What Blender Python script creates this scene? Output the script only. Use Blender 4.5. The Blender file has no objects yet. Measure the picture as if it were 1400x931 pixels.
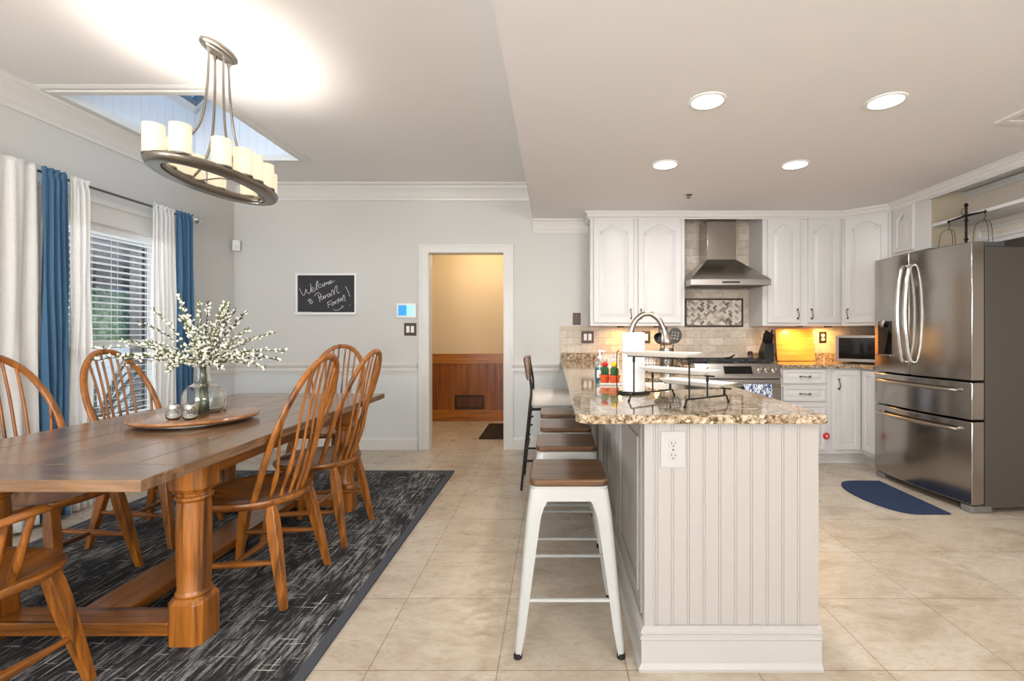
import bpy, bmesh, math, random
from mathutils import Vector, Matrix
random.seed(7)
PI = math.pi
R = math.radians
S = bpy.context.scene
COL = S.collection

# ------------------------------------------------------------------ camera, world, light, exposure
H = 1.19                      # eye height
cam = bpy.data.cameras.new('camera'); camo = bpy.data.objects.new('camera', cam); COL.objects.link(camo)
camo.location = (0, 0, H); camo.rotation_euler = (R(90), 0, 0)
cam.sensor_width = 36; cam.lens = 656/1400*36
cam.shift_x = -57/1400; cam.shift_y = -10.5/1400
cam.clip_start = .05; cam.clip_end = 200
S.camera = camo
S.view_settings.view_transform = 'Standard'; S.view_settings.look = 'None'
S.view_settings.gamma = 1; S.view_settings.use_curve_mapping = False
S.view_settings.exposure = 0.24

def lin(c):
    c = c/255
    return c/12.92 if c <= .04045 else ((c+.055)/1.055)**2.4
def rgb(r, g, b): return (lin(r), lin(g), lin(b), 1)

w = bpy.data.worlds.new('sky'); S.world = w; w.use_nodes = True
bg = w.node_tree.nodes['Background']; bg.inputs[0].default_value = (.36, .52, .74, 1); bg.inputs[1].default_value = .9

def area(name, loc, rot, size, size_y, power, color=(1, 1, 1), shape='RECTANGLE', spread=180):
    d = bpy.data.lights.new(name, 'AREA'); d.shape = shape; d.size = size; d.size_y = size_y
    d.energy = power; d.color = color; d.spread = R(spread)
    o = bpy.data.objects.new(name, d); COL.objects.link(o); o.location = loc; o.rotation_euler = rot
    return o
def point(name, loc, power, color=(1, 1, 1), rad=.03):
    d = bpy.data.lights.new(name, 'POINT'); d.energy = power; d.color = color; d.shadow_soft_size = rad
    o = bpy.data.objects.new(name, d); COL.objects.link(o); o.location = loc
    return o
# two added fill lamps behind the camera, brightening the room and ceilings
area('rear_fill_left', (-1.55, -2.30, 1.35), (R(133), 0, 0), 2.2, 2.0, 160, (1, .985, .965))
area('rear_fill_right', (1.9, -2.30, 1.55), (R(118), 0, R(45)), 1.6, 1.1, 95, (1, .985, .965))  # added fill, turned towards the left wall
# hall ceiling lamp
point('hall_lamp', (-.9, 5.75, 2.3), 18, (1, .80, .54), .12)
# daylight that falls in under the skylight glass
area('skylight_daylight', (-2.62, 3.58, 3.62), (0, R(-45), 0), .75, 1.0, 7, (.90, .95, 1.0))
# added unseen lamp that brightens the patio outside the window
point('patio_fill', (-6.4, 4.2, 2.1), 1300, (.85, .93, 1.0), .4)

# ------------------------------------------------------------------ mesh helpers
def bmn(): return bmesh.new()
def box(bm, x0, x1, y0, y1, z0, z1, M=None):
    vs = [bm.verts.new(Vector(p)) for p in ((x0,y0,z0),(x1,y0,z0),(x1,y1,z0),(x0,y1,z0),(x0,y0,z1),(x1,y0,z1),(x1,y1,z1),(x0,y1,z1))]
    for f in ((0,3,2,1),(4,5,6,7),(0,1,5,4),(1,2,6,5),(2,3,7,6),(3,0,4,7)): bm.faces.new([vs[i] for i in f])
    if M: bmesh.ops.transform(bm, matrix=M, verts=vs)
    return vs
def cbox(bm, c, s, M=None):
    return box(bm, c[0]-s[0]/2, c[0]+s[0]/2, c[1]-s[1]/2, c[1]+s[1]/2, c[2]-s[2]/2, c[2]+s[2]/2, M)
def loft(bm, rings, closed=True, cap=True, loop=False):
    vr = [[bm.verts.new(Vector(p)) for p in r] for r in rings]
    n = len(vr[0]); m = len(vr)
    for i in range(m if loop else m-1):
        a, b = vr[i], vr[(i+1) % m]
        for j in range(n if closed else n-1):
            k = (j+1) % n
            bm.faces.new((a[j], a[k], b[k], b[j]))
    if cap and closed and not loop:
        bm.faces.new(vr[0][::-1]); bm.faces.new(vr[-1])
    return [v for r in vr for v in r]
def lathe(bm, c, prof, seg=24, axis='z', cap=True):
    rings = []
    for r, h in prof:
        r = max(r, .0004)
        ring = []
        for k in range(seg):
            a = 2*PI*k/seg; u, v = r*math.cos(a), r*math.sin(a)
            ring.append({'z': (c[0]+u, c[1]+v, c[2]+h), 'y': (c[0]+u, c[1]+h, c[2]+v), 'x': (c[0]+h, c[1]+u, c[2]+v)}[axis])
        rings.append(ring)
    return loft(bm, rings, cap=cap)
def cat(pts, n=8, closed=False):
    P = [Vector(p) for p in pts]; out = []
    m = len(P)
    for i in range(m if closed else m-1):
        if closed: a, b, c, d = P[i-1], P[i], P[(i+1) % m], P[(i+2) % m]
        else: a, b, c, d = P[max(i-1,0)], P[i], P[i+1], P[min(i+2,m-1)]
        for k in range(n):
            t = k/n
            out.append(.5*((2*b)+(c-a)*t+(2*a-5*b+4*c-d)*t*t+(3*b-a-3*c+d)*t**3))
    if not closed: out.append(P[-1])
    return out
def tube(bm, pts, r, seg=10, ref=None, ry=None, closed=False, phase=0):
    P = [Vector(p) for p in pts]; n = len(P)
    rr = r if isinstance(r, (list, tuple)) else [r]*n
    if ry is None: r2 = rr
    else: r2 = ry if isinstance(ry, (list, tuple)) else [ry]*n
    T = []
    for i in range(n):
        if closed: t = P[(i+1) % n]-P[i-1]
        else: t = P[min(i+1,n-1)]-P[max(i-1,0)]
        T.append(t.normalized() if t.length > 1e-9 else Vector((0,0,1)))
    if ref is None:
        u = T[0].orthogonal().normalized()
    rings = []
    for i in range(n):
        if ref is not None:
            u = T[i].cross(Vector(ref))
            u = u.normalized() if u.length > 1e-6 else T[i].orthogonal().normalized()
        else:
            u = u-T[i]*u.dot(T[i]); u.normalize()
        v = T[i].cross(u)
        rings.append([P[i]+u*(rr[i]*math.cos(2*PI*k/seg+phase))+v*(r2[i]*math.sin(2*PI*k/seg+phase)) for k in range(seg)])
    return loft(bm, rings, loop=closed)
def cyl(bm, a, b, r, r2=None, seg=16): return tube(bm, [a, b], [r, r if r2 is None else r2], seg)
def poly(bm, outline, z0, z1, holes=(), M=None):
    """prism over an outline in the xy plane, with holes"""
    loops = [outline]+list(holes); allv = []
    b2 = bmesh.new(); edges = []
    for lp in loops:
        vs = [b2.verts.new((p[0], p[1], z0)) for p in lp]
        for i in range(len(vs)): edges.append(b2.edges.new((vs[i], vs[(i+1) % len(vs)])))
    if holes: bmesh.ops.triangle_fill(b2, use_beauty=True, use_dissolve=False, edges=edges)
    else: b2.faces.new(b2.verts)
    fs = list(b2.faces)
    ex = bmesh.ops.extrude_face_region(b2, geom=fs, use_keep_orig=True)
    bmesh.ops.translate(b2, vec=(0, 0, z1-z0), verts=[g for g in ex['geom'] if isinstance(g, bmesh.types.BMVert)])
    bmesh.ops.recalc_face_normals(b2, faces=list(b2.faces))
    if M: bmesh.ops.transform(b2, matrix=M, verts=list(b2.verts))
    me = bpy.data.meshes.new('t'); b2.to_mesh(me); b2.free()
    n0 = len(bm.verts); bm.from_mesh(me); bpy.data.meshes.remove(me)
    bm.verts.ensure_lookup_table()
    return [bm.verts[i] for i in range(n0, len(bm.verts))]
MXZ = Matrix(((1,0,0,0),(0,0,1,0),(0,1,0,0),(0,0,0,1)))     # (x,y,z)->(x,z,y): outline in xz, extrude along y
MYZ = Matrix(((0,0,1,0),(1,0,0,0),(0,1,0,0),(0,0,0,1)))     # outline (y,z), extrude along x
def rrect(x0, x1, y0, y1, r, n=5):
    rs = r if isinstance(r, (list, tuple)) else [r]*4      # order: (x1,y0),(x1,y1),(x0,y1),(x0,y0)
    out = []
    for (cx, cy, a0, q) in ((x1,y0,-90,0),(x1,y1,0,1),(x0,y1,90,2),(x0,y0,180,3)):
        k = rs[q]; sx = -1 if cx == x1 else 1; sy = -1 if cy == y1 else 1
        if k <= 0: out.append((cx, cy)); continue
        for i in range(n+1):
            a = R(a0+90*i/n); out.append((cx+sx*k+k*math.cos(a), cy+sy*k+k*math.sin(a)))
    return out
def ellipse(cx, cy, a, b, n=48): return [(cx+a*math.cos(2*PI*k/n), cy+b*math.sin(2*PI*k/n)) for k in range(n)]
def offset_path(path, d, closed=False):
    """offset an open 2d path to its left by d with mitred corners"""
    P = [Vector(p) for p in path]; n = len(P); out = []
    for i in range(n):
        if closed: t0 = (P[i]-P[i-1]); t1 = (P[(i+1) % n]-P[i])
        else:
            t0 = P[i]-P[i-1] if i > 0 else P[1]-P[0]
            t1 = P[i+1]-P[i] if i < n-1 else P[i]-P[i-1]
        n0 = Vector((-t0.y, t0.x)).normalized(); n1 = Vector((-t1.y, t1.x)).normalized()
        m = (n0+n1); m = m.normalized() if m.length > 1e-6 else n0
        out.append(P[i]+m*(d/max(m.dot(n0), .3)))
    return out
def mould(bm, path, prof, closed=False):
    """sweep a profile [(out, z)...] (closed loop) along a 2d path; out is to the left of travel"""
    rings = []
    cols = [offset_path(path, o, closed) for o, z in prof]
    for i in range(len(path)): rings.append([(cols[j][i].x, cols[j][i].y, prof[j][1]) for j in range(len(prof))])
    return loft(bm, rings, loop=closed)

def obj(name, bm, mat, parent=None, bevel=0, smooth=None, world=False, seg=2, kind=None, label=None):
    """link a bmesh as one object. world=True: vertices are in world space, parent at plain location/rotation"""
    if parent is not None and world:
        Mi = WM(parent).inverted(); bmesh.ops.transform(bm, matrix=Mi, verts=list(bm.verts))
    bmesh.ops.recalc_face_normals(bm, faces=list(bm.faces))
    me = bpy.data.meshes.new(name); bm.to_mesh(me); bm.free()
    for m in (mat if isinstance(mat, (list, tuple)) else [mat]): me.materials.append(m)
    if smooth is not None:
        me.polygons.foreach_set('use_smooth', [True]*len(me.polygons))
        me.set_sharp_from_angle(angle=R(smooth))
    o = bpy.data.objects.new(name, me); COL.objects.link(o)
    if parent is not None: o.parent = parent
    if bevel:
        b = o.modifiers.new('bevel', 'BEVEL'); b.width = bevel; b.segments = seg; b.limit_method = 'ANGLE'; b.angle_limit = R(35)
        b.harden_normals = False
    if kind: o['kind'] = kind
    if label: o['label'] = label
    return o
def WM(o):
    m = Matrix.Translation(o.location) @ o.rotation_euler.to_matrix().to_4x4()
    return (WM(o.parent) @ m) if o.parent else m
def thing(name, label, catg, loc=(0,0,0), rz=0, group=None):
    o = bpy.data.objects.new(name, None); COL.objects.link(o); o.empty_display_size = .05
    o.location = loc; o.rotation_euler = (0, 0, rz)
    o['label'] = label; o['category'] = catg
    if group: o['group'] = group
    return o
def tag(o, label, catg, group=None):
    o['label'] = label; o['category'] = catg
    if group: o['group'] = group
    return o
def kids(o): return [c for c in bpy.data.objects if c.parent == o]
def dup(root, loc, rz, label=None, group=None):
    r = root.copy(); COL.objects.link(r); r.location = loc; r.rotation_euler = (0, 0, rz)
    if label: r['label'] = label
    if group: r['group'] = group
    for ch in kids(root):
        if ch is r: continue
        c = ch.copy(); COL.objects.link(c); c.parent = r
        for g in kids(ch):
            d = g.copy(); COL.objects.link(d); d.parent = c
    return r
def struct(name, bm, mat, bevel=0, smooth=None, parent=None):
    return obj(name, bm, mat, parent, bevel, smooth, kind='structure')

# ------------------------------------------------------------------ materials
def mat(name, color, rough=.5, metal=0, **kw):
    m = bpy.data.materials.new(name); m.use_nodes = True
    b = m.node_tree.nodes['Principled BSDF']
    b.inputs['Base Color'].default_value = color; b.inputs['Roughness'].default_value = rough; b.inputs['Metallic'].default_value = metal
    for k, v in kw.items(): b.inputs[k.replace('_', ' ')].default_value = v
    return m
def N(m, t, **kw):
    n = m.node_tree.nodes.new(t)
    for k, v in kw.items(): setattr(n, k, v)
    return n
def L(m, a, b): m.node_tree.links.new(a, b)
def coords(m, scale=(1,1,1), rot=(0,0,0), loc=(0,0,0)):
    tc = N(m, 'ShaderNodeTexCoord'); mp = N(m, 'ShaderNodeMapping')
    mp.inputs['Scale'].default_value = scale; mp.inputs['Rotation'].default_value = rot; mp.inputs['Location'].default_value = loc
    L(m, tc.outputs['Object'], mp.inputs['Vector']); return mp.outputs['Vector']
def noise(m, vec, scale, detail=4, rough=.55, dist=0):
    n = N(m, 'ShaderNodeTexNoise'); n.inputs['Scale'].default_value = scale; n.inputs['Detail'].default_value = detail
    n.inputs['Roughness'].default_value = rough; n.inputs['Distortion'].default_value = dist
    if vec is not None: L(m, vec, n.inputs['Vector'])
    return n.outputs['Fac']
def ramp(m, fac, stops, interp='LINEAR'):
    r = N(m, 'ShaderNodeValToRGB'); cr = r.color_ramp; cr.interpolation = interp
    while len(cr.elements) < len(stops): cr.elements.new(.5)
    for e, (p, c) in zip(cr.elements, stops): e.position = p; e.color = c
    L(m, fac, r.inputs['Fac']); return r.outputs['Color']
def mix(m, fac, a, b, blend='MIX'):
    x = N(m, 'ShaderNodeMix', data_type='RGBA', blend_type=blend)
    for s, v in ((x.inputs[0], fac), (x.inputs[6], a), (x.inputs[7], b)):
        if isinstance(v, (int, float)): s.default_value = v
        elif isinstance(v, tuple): s.default_value = v
        else: L(m, v, s)
    return x.outputs[2]
def bsdf(m): return m.node_tree.nodes['Principled BSDF']
def setc(m, c): L(m, c, bsdf(m).inputs['Base Color'])
def bump(m, h, strength=.2, dist=.002):
    b = N(m, 'ShaderNodeBump'); b.inputs['Strength'].default_value = strength; b.inputs['Distance'].default_value = dist
    L(m, h, b.inputs['Height']); L(m, b.outputs['Normal'], bsdf(m).inputs['Normal'])
def wood(name, c1, c2, axis, rough=.35, coat=.3, sc=1, dark=None):
    m = mat(name, c1, rough, Coat_Weight=coat, Coat_Roughness=.15)
    s = [26*sc]*3; s['xyz'.index(axis)] = 1.6*sc
    v = coords(m, tuple(s))
    f = noise(m, v, 1.0, 6, .6, .6)
    s2 = [90*sc]*3; s2['xyz'.index(axis)] = 5*sc
    f2 = noise(m, coords(m, tuple(s2)), 1.0, 3, .6)
    c = ramp(m, f, [(.3, c2), (.52, c1), (.72, tuple(min(1, x*1.25) for x in c1[:3])+(1,))])
    c = mix(m, .35, c, ramp(m, f2, [(.35, (.35,.35,.35,1)), (.6, (1,1,1,1))]), 'MULTIPLY')
    setc(m, c); bump(m, f2, .12, .0008)
    return m
M = {}
M['wall'] = mat('wall_paint', rgb(209, 208, 204), .75)
M['wall_low'] = mat('wainscot_paint', rgb(216, 219, 219), .45)
M['ceil'] = mat('ceiling_paint', rgb(236, 234, 231), .85)
M['ceil_k'] = mat('kitchen_ceiling_paint', rgb(232, 230, 229), .85)
M['trim'] = mat('trim_paint', rgb(222, 220, 216), .35)
M['cab'] = mat('cabinet_paint', rgb(212, 211, 210), .32)
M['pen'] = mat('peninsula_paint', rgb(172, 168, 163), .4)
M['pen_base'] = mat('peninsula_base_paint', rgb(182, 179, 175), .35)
M['white'] = mat('white_gloss', rgb(238, 238, 236), .25)
M['whitemetal'] = mat('white_powder_coat', rgb(176, 177, 174), .35, 0, Coat_Weight=.2)
M['black'] = mat('black_metal', rgb(30, 28, 27), .45, .6)
M['blackp'] = mat('black_plastic', rgb(22, 22, 24), .35)
M['rubber'] = mat('black_rubber', rgb(20, 20, 20), .8)
M['bronze'] = mat('aged_bronze', rgb(74, 62, 56), .4, .8)
M['pewter'] = mat('pewter', rgb(112, 106, 100), .35, .9)
M['nickel'] = mat('brushed_nickel', rgb(168, 160, 150), .28, 1)
M['nickel_d'] = mat('satin_nickel_dark', rgb(140, 133, 124), .32, .9)
M['chrome'] = mat('chrome', rgb(215, 215, 215), .12, 1)
M['oak_x'] = wood('oak_x', rgb(150, 90, 31), rgb(72, 36, 10), 'x')
M['oak_y'] = wood('oak_y', rgb(150, 90, 31), rgb(72, 36, 10), 'y')
M['oak_z'] = wood('oak_z', rgb(166, 100, 33), rgb(76, 40, 10), 'z')
M['top_y'] = wood('table_top_wood_y', rgb(138, 106, 78), rgb(84, 60, 40), 'y', .26, .5)
M['top_x'] = wood('table_top_wood_x', rgb(138, 106, 78), rgb(84, 60, 40), 'x', .26, .5)
M['susan'] = wood('turntable_wood', rgb(168, 116, 72), rgb(130, 84, 46), 'y', .22, .5)
M['walnut'] = wood('stool_seat_wood', rgb(108, 76, 50), rgb(60, 40, 26), 'x', .3, .3, 1)
M['hallwood'] = wood('hall_panel_wood', rgb(158, 88, 28), rgb(112, 54, 12), 'z', .35, .3)
M['hallwood_x'] = wood('hall_rail_wood', rgb(186, 112, 38), rgb(140, 76, 22), 'x', .35, .3)
M['bamboo'] = wood('bamboo', rgb(226, 168, 84), rgb(208, 146, 66), 'x', .35, .2)
M['terracotta'] = mat('orange_terracotta', rgb(214, 84, 36), .6)
M['cactus'] = mat('cactus_green', rgb(38, 92, 44), .6)
M['yellow'] = mat('yellow_flower', rgb(246, 196, 24), .6)
M['red'] = mat('red_flower', rgb(206, 40, 24), .6)
M['redp'] = mat('red_plastic', rgb(196, 22, 40), .3)
M['tan'] = mat('hall_wall_tan', rgb(222, 200, 166), .8)
M['paper'] = mat('paper_towel', rgb(240, 240, 240), .9)
M['bluecloth'] = mat('blue_curtain', rgb(68, 106, 138), .85)
M['concrete'] = mat('patio_concrete', rgb(190, 190, 188), .9)
M['stem'] = mat('green_stem', rgb(92, 104, 44), .6)
M['leafd'] = mat('dark_leaf', rgb(58, 66, 48), .6)
M['petal'] = mat('white_petal', rgb(238, 236, 226), .7)
M['plantleaf'] = mat('patio_plant_leaf', rgb(30, 44, 34), .6)
M['darkpost'] = mat('dark_brown_post', rgb(34, 30, 30), .8)
M['porch'] = mat('porch_boards', rgb(62, 58, 62), .8)
M['slat'] = mat('blind_slat', rgb(232, 232, 230), .4)
M['candle'] = mat('candle_wax', rgb(232, 222, 210), .6)
M['chalk'] = mat('chalk', rgb(225, 225, 225), .9)
M['board'] = mat('chalkboard_slate', rgb(50, 50, 52), .7)
M['steel_dark'] = mat('fridge_side_grey', rgb(96, 90, 86), .45, .35)
M['oven_glass'] = mat('black_glass', rgb(12, 12, 14), .06)
M['grate'] = mat('cast_iron', rgb(40, 42, 46), .5)
M['wicker'] = mat('vent_brown', rgb(66, 38, 18), .6)

def emis(name, color, strength):
    m = mat(name, color, .5); b = bsdf(m); b.inputs['Emission Color'].default_value = color; b.inputs['Emission Strength'].default_value = strength; return m
M['led'] = emis('led_diffuser', (1, .97, .93, 1), 9)
M['shade'] = emis('lit_glass_shade', (1, .84, .60, 1), .50)
def _tr(m):
    nt = m.node_tree; o = [n for n in nt.nodes if n.type == 'OUTPUT_MATERIAL'][0]
    t = N(m, 'ShaderNodeBsdfTranslucent'); t.inputs[0].default_value = (.95, .86, .70, 1); mx = N(m, 'ShaderNodeMixShader'); mx.inputs[0].default_value = .003
    L(m, bsdf(m).outputs[0], mx.inputs[1]); L(m, t.outputs[0], mx.inputs[2]); L(m, mx.outputs[0], o.inputs[0])
bsdf(M['shade']).inputs['Base Color'].default_value = (.55, .46, .34, 1)
_tr(M['shade'])
M['warmled'] = emis('warm_led', (1, .62, .25, 1), 6)

def glass(name, color=(1,1,1,1), rough=0.0):
    m = mat(name, color, rough, 0); bsdf(m).inputs['Transmission Weight'].default_value = 1; bsdf(m).inputs['IOR'].default_value = 1.45
    return m
M['glass'] = glass('clear_glass', (.97, .99, .98, 1))
def pane(name, tint=(1,1,1,1)):
    m = bpy.data.materials.new(name); m.use_nodes = True; nt = m.node_tree; nt.nodes.clear()
    o = N(m, 'ShaderNodeOutputMaterial'); t = N(m, 'ShaderNodeBsdfTransparent'); g = N(m, 'ShaderNodeBsdfGlossy'); mx = N(m, 'ShaderNodeMixShader')
    t.inputs[0].default_value = tint; g.inputs['Roughness'].default_value = .02; mx.inputs[0].default_value = .06
    L(m, t.outputs[0], mx.inputs[1]); L(m, g.outputs[0], mx.inputs[2]); L(m, mx.outputs[0], o.inputs[0]); return m
M['pane'] = pane('window_glass')
M['skyglass'] = pane('skylight_tinted_glass', (.72, .80, .86, 1))
M['clearp'] = glass('clear_plastic', (.92, .97, 1, 1), .05)
M['teal'] = glass('teal_soap', (.10, .55, .68, 1), .05); bsdf(M['teal']).inputs['Transmission Weight'].default_value = .5

def steel(name, base, rough, axis='z'):
    m = mat(name, base, rough, 1); s = [1.5, 1.5, 1.5]
    for a in 'xyz':
        s['xyz'.index(a)] = 220 if a != axis else 2.0
    f = noise(m, coords(m, tuple(s)), 1, 2, .5)
    r = ramp(m, f, [(.3, (rough*.92,)*3+(1,)), (.7, (rough*1.1,)*3+(1,))])
    L(m, r, bsdf(m).inputs['Roughness']); return m
M['steel'] = steel('stainless_steel', rgb(168, 163, 157), .17, 'z')
M['steel_h'] = steel('stainless_steel_horizontal', rgb(170, 165, 160), .30, 'x')

def mk_tile():
    m = mat('travertine_floor', rgb(216, 200, 178), .28)
    v = coords(m, (1,1,1), (0,0,0), (.198+.457*10, -1.691+.457*12, 0))
    b = N(m, 'ShaderNodeTexBrick'); b.offset = 0; b.squash = 1
    b.inputs['Scale'].default_value = 1; b.inputs['Brick Width'].default_value = .457; b.inputs['Row Height'].default_value = .457
    b.inputs['Mortar Size'].default_value = .0022; b.inputs['Mortar Smooth'].default_value = .3; b.inputs['Bias'].default_value = 0
    b.inputs['Color1'].default_value = rgb(205, 196, 184); b.inputs['Color2'].default_value = rgb(197, 186, 170)
    b.inputs['Mortar'].default_value = rgb(150, 134, 114)
    L(m, v, b.inputs['Vector'])
    n1 = noise(m, coords(m, (1.0, 1.6, 1)), 2.6, 6, .6, 1.2)
    n2 = noise(m, coords(m, (1, 2.2, 1)), 14, 5, .65, .6)
    c = mix(m, .55, b.outputs['Color'], ramp(m, n1, [(.32, rgb(190, 170, 144)), (.5, rgb(236, 230, 220)), (.7, rgb(255, 253, 248))]), 'MULTIPLY')
    c = mix(m, .5, c, ramp(m, n2, [(.3, rgb(214, 200, 182)), (.55, (1,1,1,1))]), 'MULTIPLY')
    setc(m, c)
    r = ramp(m, n2, [(.3, (.38,)*3+(1,)), (.7, (.24,)*3+(1,))]); L(m, r, bsdf(m).inputs['Roughness'])
    bump(m, b.outputs['Fac'], -.25, .002); return m
M['floor'] = mk_tile()
def mk_granite():
    m = mat('granite', rgb(180, 160, 130), .07, 0, Coat_Weight=.3)
    v = coords(m)
    a = noise(m, v, 46, 5, .72, .6); b = noise(m, v, 120, 3, .7); c0 = noise(m, v, 9, 3, .6)
    c = ramp(m, a, [(.36, rgb(62, 48, 36)), (.44, rgb(134, 110, 82)), (.52, rgb(184, 166, 138)), (.67, rgb(214, 204, 188))])
    c = mix(m, ramp(m, b, [(.56, (0,0,0,1)), (.62, (1,1,1,1))]), c, rgb(84, 64, 48))
    c = mix(m, ramp(m, noise(m, v, 60, 2, .5), [(.63, (0,0,0,1)), (.68, (1,1,1,1))]), c, rgb(222, 212, 196))
    c = mix(m, .5, c, ramp(m, c0, [(.35, rgb(200, 180, 150)), (.6, (1,1,1,1))]), 'MULTIPLY')
    setc(m, c); return m
M['granite'] = mk_granite()
def mk_splash():
    m = mat('tumbled_stone_tile', rgb(206, 192, 174), .5)
    tc = N(m, 'ShaderNodeTexCoord'); sp = N(m, 'ShaderNodeSeparateXYZ'); cb = N(m, 'ShaderNodeCombineXYZ')
    ad = N(m, 'ShaderNodeMath', operation='ADD')
    L(m, tc.outputs['Object'], sp.inputs[0]); L(m, sp.outputs['X'], ad.inputs[0]); L(m, sp.outputs['Y'], ad.inputs[1])
    L(m, ad.outputs[0], cb.inputs[0]); L(m, sp.outputs['Z'], cb.inputs[1])
    b = N(m, 'ShaderNodeTexBrick'); b.offset = .5
    for k, v in (('Scale', 1), ('Brick Width', .152), ('Row Height', .076), ('Mortar Size', .0025), ('Mortar Smooth', .4), ('Bias', 0)): b.inputs[k].default_value = v
    b.inputs['Color1'].default_value = rgb(220, 211, 199); b.inputs['Color2'].default_value = rgb(196, 184, 168); b.inputs['Mortar'].default_value = rgb(176, 164, 148)
    L(m, cb.outputs[0], b.inputs['Vector'])
    n2 = noise(m, coords(m), 26, 5, .65, .6)
    setc(m, mix(m, .6, b.outputs['Color'], ramp(m, n2, [(.3, rgb(214, 202, 186)), (.6, (1,1,1,1))]), 'MULTIPLY'))
    bump(m, b.outputs['Fac'], -.4, .003); return m
M['splash'] = mk_splash()
def mk_rug():
    m = mat('rug_weave', rgb(40, 42, 46), .95)
    a = noise(m, coords(m, (66, 6.5, 1)), 1, 4, .72)       # long streaks down the rug
    b = noise(m, coords(m, (7, 60, 1)), 1, 3, .7)          # short streaks across
    p = noise(m, coords(m, (4.2, 2.6, 1)), 1, 3, .6)
    p2 = noise(m, coords(m, (150, 90, 1)), 1, 2, .6)
    c = ramp(m, a, [(.40, rgb(20, 21, 24)), (.47, rgb(40, 42, 46)), (.52, rgb(104, 104, 105)), (.64, rgb(156, 154, 152))])
    c2 = ramp(m, a, [(.44, rgb(20, 21, 24)), (.56, rgb(36, 38, 42)), (.60, rgb(92, 90, 90))])
    base = mix(m, ramp(m, p, [(.42, (0,0,0,1)), (.56, (1,1,1,1))]), c2, c)
    base = mix(m, ramp(m, b, [(.60, (0,0,0,1)), (.63, (.8,.8,.8,1))]), base, rgb(22, 24, 28))
    base = mix(m, ramp(m, noise(m, coords(m, (5, 70, 1), (0,0,0), (3,1,0)), 1, 3, .7), [(.635, (0,0,0,1)), (.665, (1,1,1,1))]), base, rgb(190, 188, 184))
    base = mix(m, ramp(m, noise(m, coords(m, (80, 3.5, 1), (0,0,0), (5,9,0)), 1, 3, .7), [(.635, (0,0,0,1)), (.665, (1,1,1,1))]), base, rgb(200, 198, 194))
    base = mix(m, .55, base, ramp(m, p2, [(.35, (.3,.3,.3,1)), (.55, (1,1,1,1))]), 'MULTIPLY')
    setc(m, base); bump(m, p2, .5, .004); return m
M['rug'] = mk_rug()
M['rugedge'] = mat('rug_binding', rgb(70, 74, 82), .95)
def mk_mat():
    m = mat('navy_mat_weave', rgb(26, 44, 78), .9)
    wv = N(m, 'ShaderNodeTexWave'); wv.inputs['Scale'].default_value = 40; wv.inputs['Distortion'].default_value = 1.5; wv.bands_direction = 'X'
    L(m, coords(m), wv.inputs['Vector'])
    setc(m, ramp(m, wv.outputs['Fac'], [(0, rgb(20, 34, 62)), (1, rgb(36, 60, 102))])); bump(m, wv.outputs['Fac'], .5, .003); return m
M['navymat'] = mk_mat()
def mk_sheer():
    m = bpy.data.materials.new('white_sheer_fabric'); m.use_nodes = True; nt = m.node_tree; nt.nodes.clear()
    o = N(m, 'ShaderNodeOutputMaterial'); d = N(m, 'ShaderNodeBsdfDiffuse'); t = N(m, 'ShaderNodeBsdfTranslucent'); mx = N(m, 'ShaderNodeMixShader')
    n = noise(m, coords(m, (90, 90, 120)), 1, 3, .6)
    c = ramp(m, n, [(.3, rgb(243, 241, 238)), (.65, rgb(251, 250, 248))])
    L(m, c, d.inputs[0]); L(m, c, t.inputs[0]); mx.inputs[0].default_value = .25
    L(m, d.outputs[0], mx.inputs[1]); L(m, t.outputs[0], mx.inputs[2]); L(m, mx.outputs[0], o.inputs[0]); return m
M['sheer'] = mk_sheer()
def mk_towel():
    m = mat('patterned_towel', rgb(230, 232, 236), .95)
    setc(m, ramp(m, noise(m, coords(m, (60, 60, 26)), 1, 2, .5, 1.5), [(.46, rgb(226, 230, 236)), (.5, rgb(60, 84, 132))], 'CONSTANT')); return m
M['towel'] = mk_towel()
def mk_hedge():
    m = mat('hedge_leaves', rgb(60, 110, 50), .8)
    setc(m, ramp(m, noise(m, coords(m), 12, 5, .7), [(.35, rgb(44, 64, 44)), (.55, rgb(104, 132, 92)), (.7, rgb(170, 190, 156))])); bump(m, noise(m, coords(m), 20, 4), 1, .03); return m
M['hedge'] = mk_hedge()
M['bluewall'] = mat('far_blue_grey_siding', rgb(96, 112, 140), .8)
def mk_screen():
    m = mat('thermostat_screen', rgb(80, 190, 240), .3)
    tc = N(m, 'ShaderNodeTexCoord'); sp = N(m, 'ShaderNodeSeparateXYZ'); L(m, tc.outputs['Object'], sp.inputs[0])
    c = ramp(m, sp.outputs['X'], [(0, rgb(20, 140, 235)), (.001, rgb(150, 220, 250))], 'CONSTANT')
    setc(m, c); L(m, c, bsdf(m).inputs['Emission Color']); bsdf(m).inputs['Emission Strength'].default_value = .6; return m
M['screen'] = mk_screen()
for k, c in (('mos1', (226, 218, 206)), ('mos2', (150, 140, 128)), ('mos3', (112, 98, 86)), ('mos4', (196, 184, 168))): M[k] = mat('mosaic_'+k[-1], rgb(*c), .4)
M['tray'] = mat('ceramic_white', rgb(232, 229, 222), .2)

# ================================================================== THE SETTING
YB = 4.895; XL = -3.26; ZD = 2.70; ZK = 2.34; XS = -.211; XR = 3.36; XA = 3.68; YF = -2.5; YH = 6.478
bm = bmn(); box(bm, XL-.1, XA+.1, YF-.1, YB, -.05, 0); box(bm, -2.6, .7, YB, YH+.1, -.05, 0)
struct('floor', bm, M['floor'])
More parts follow.
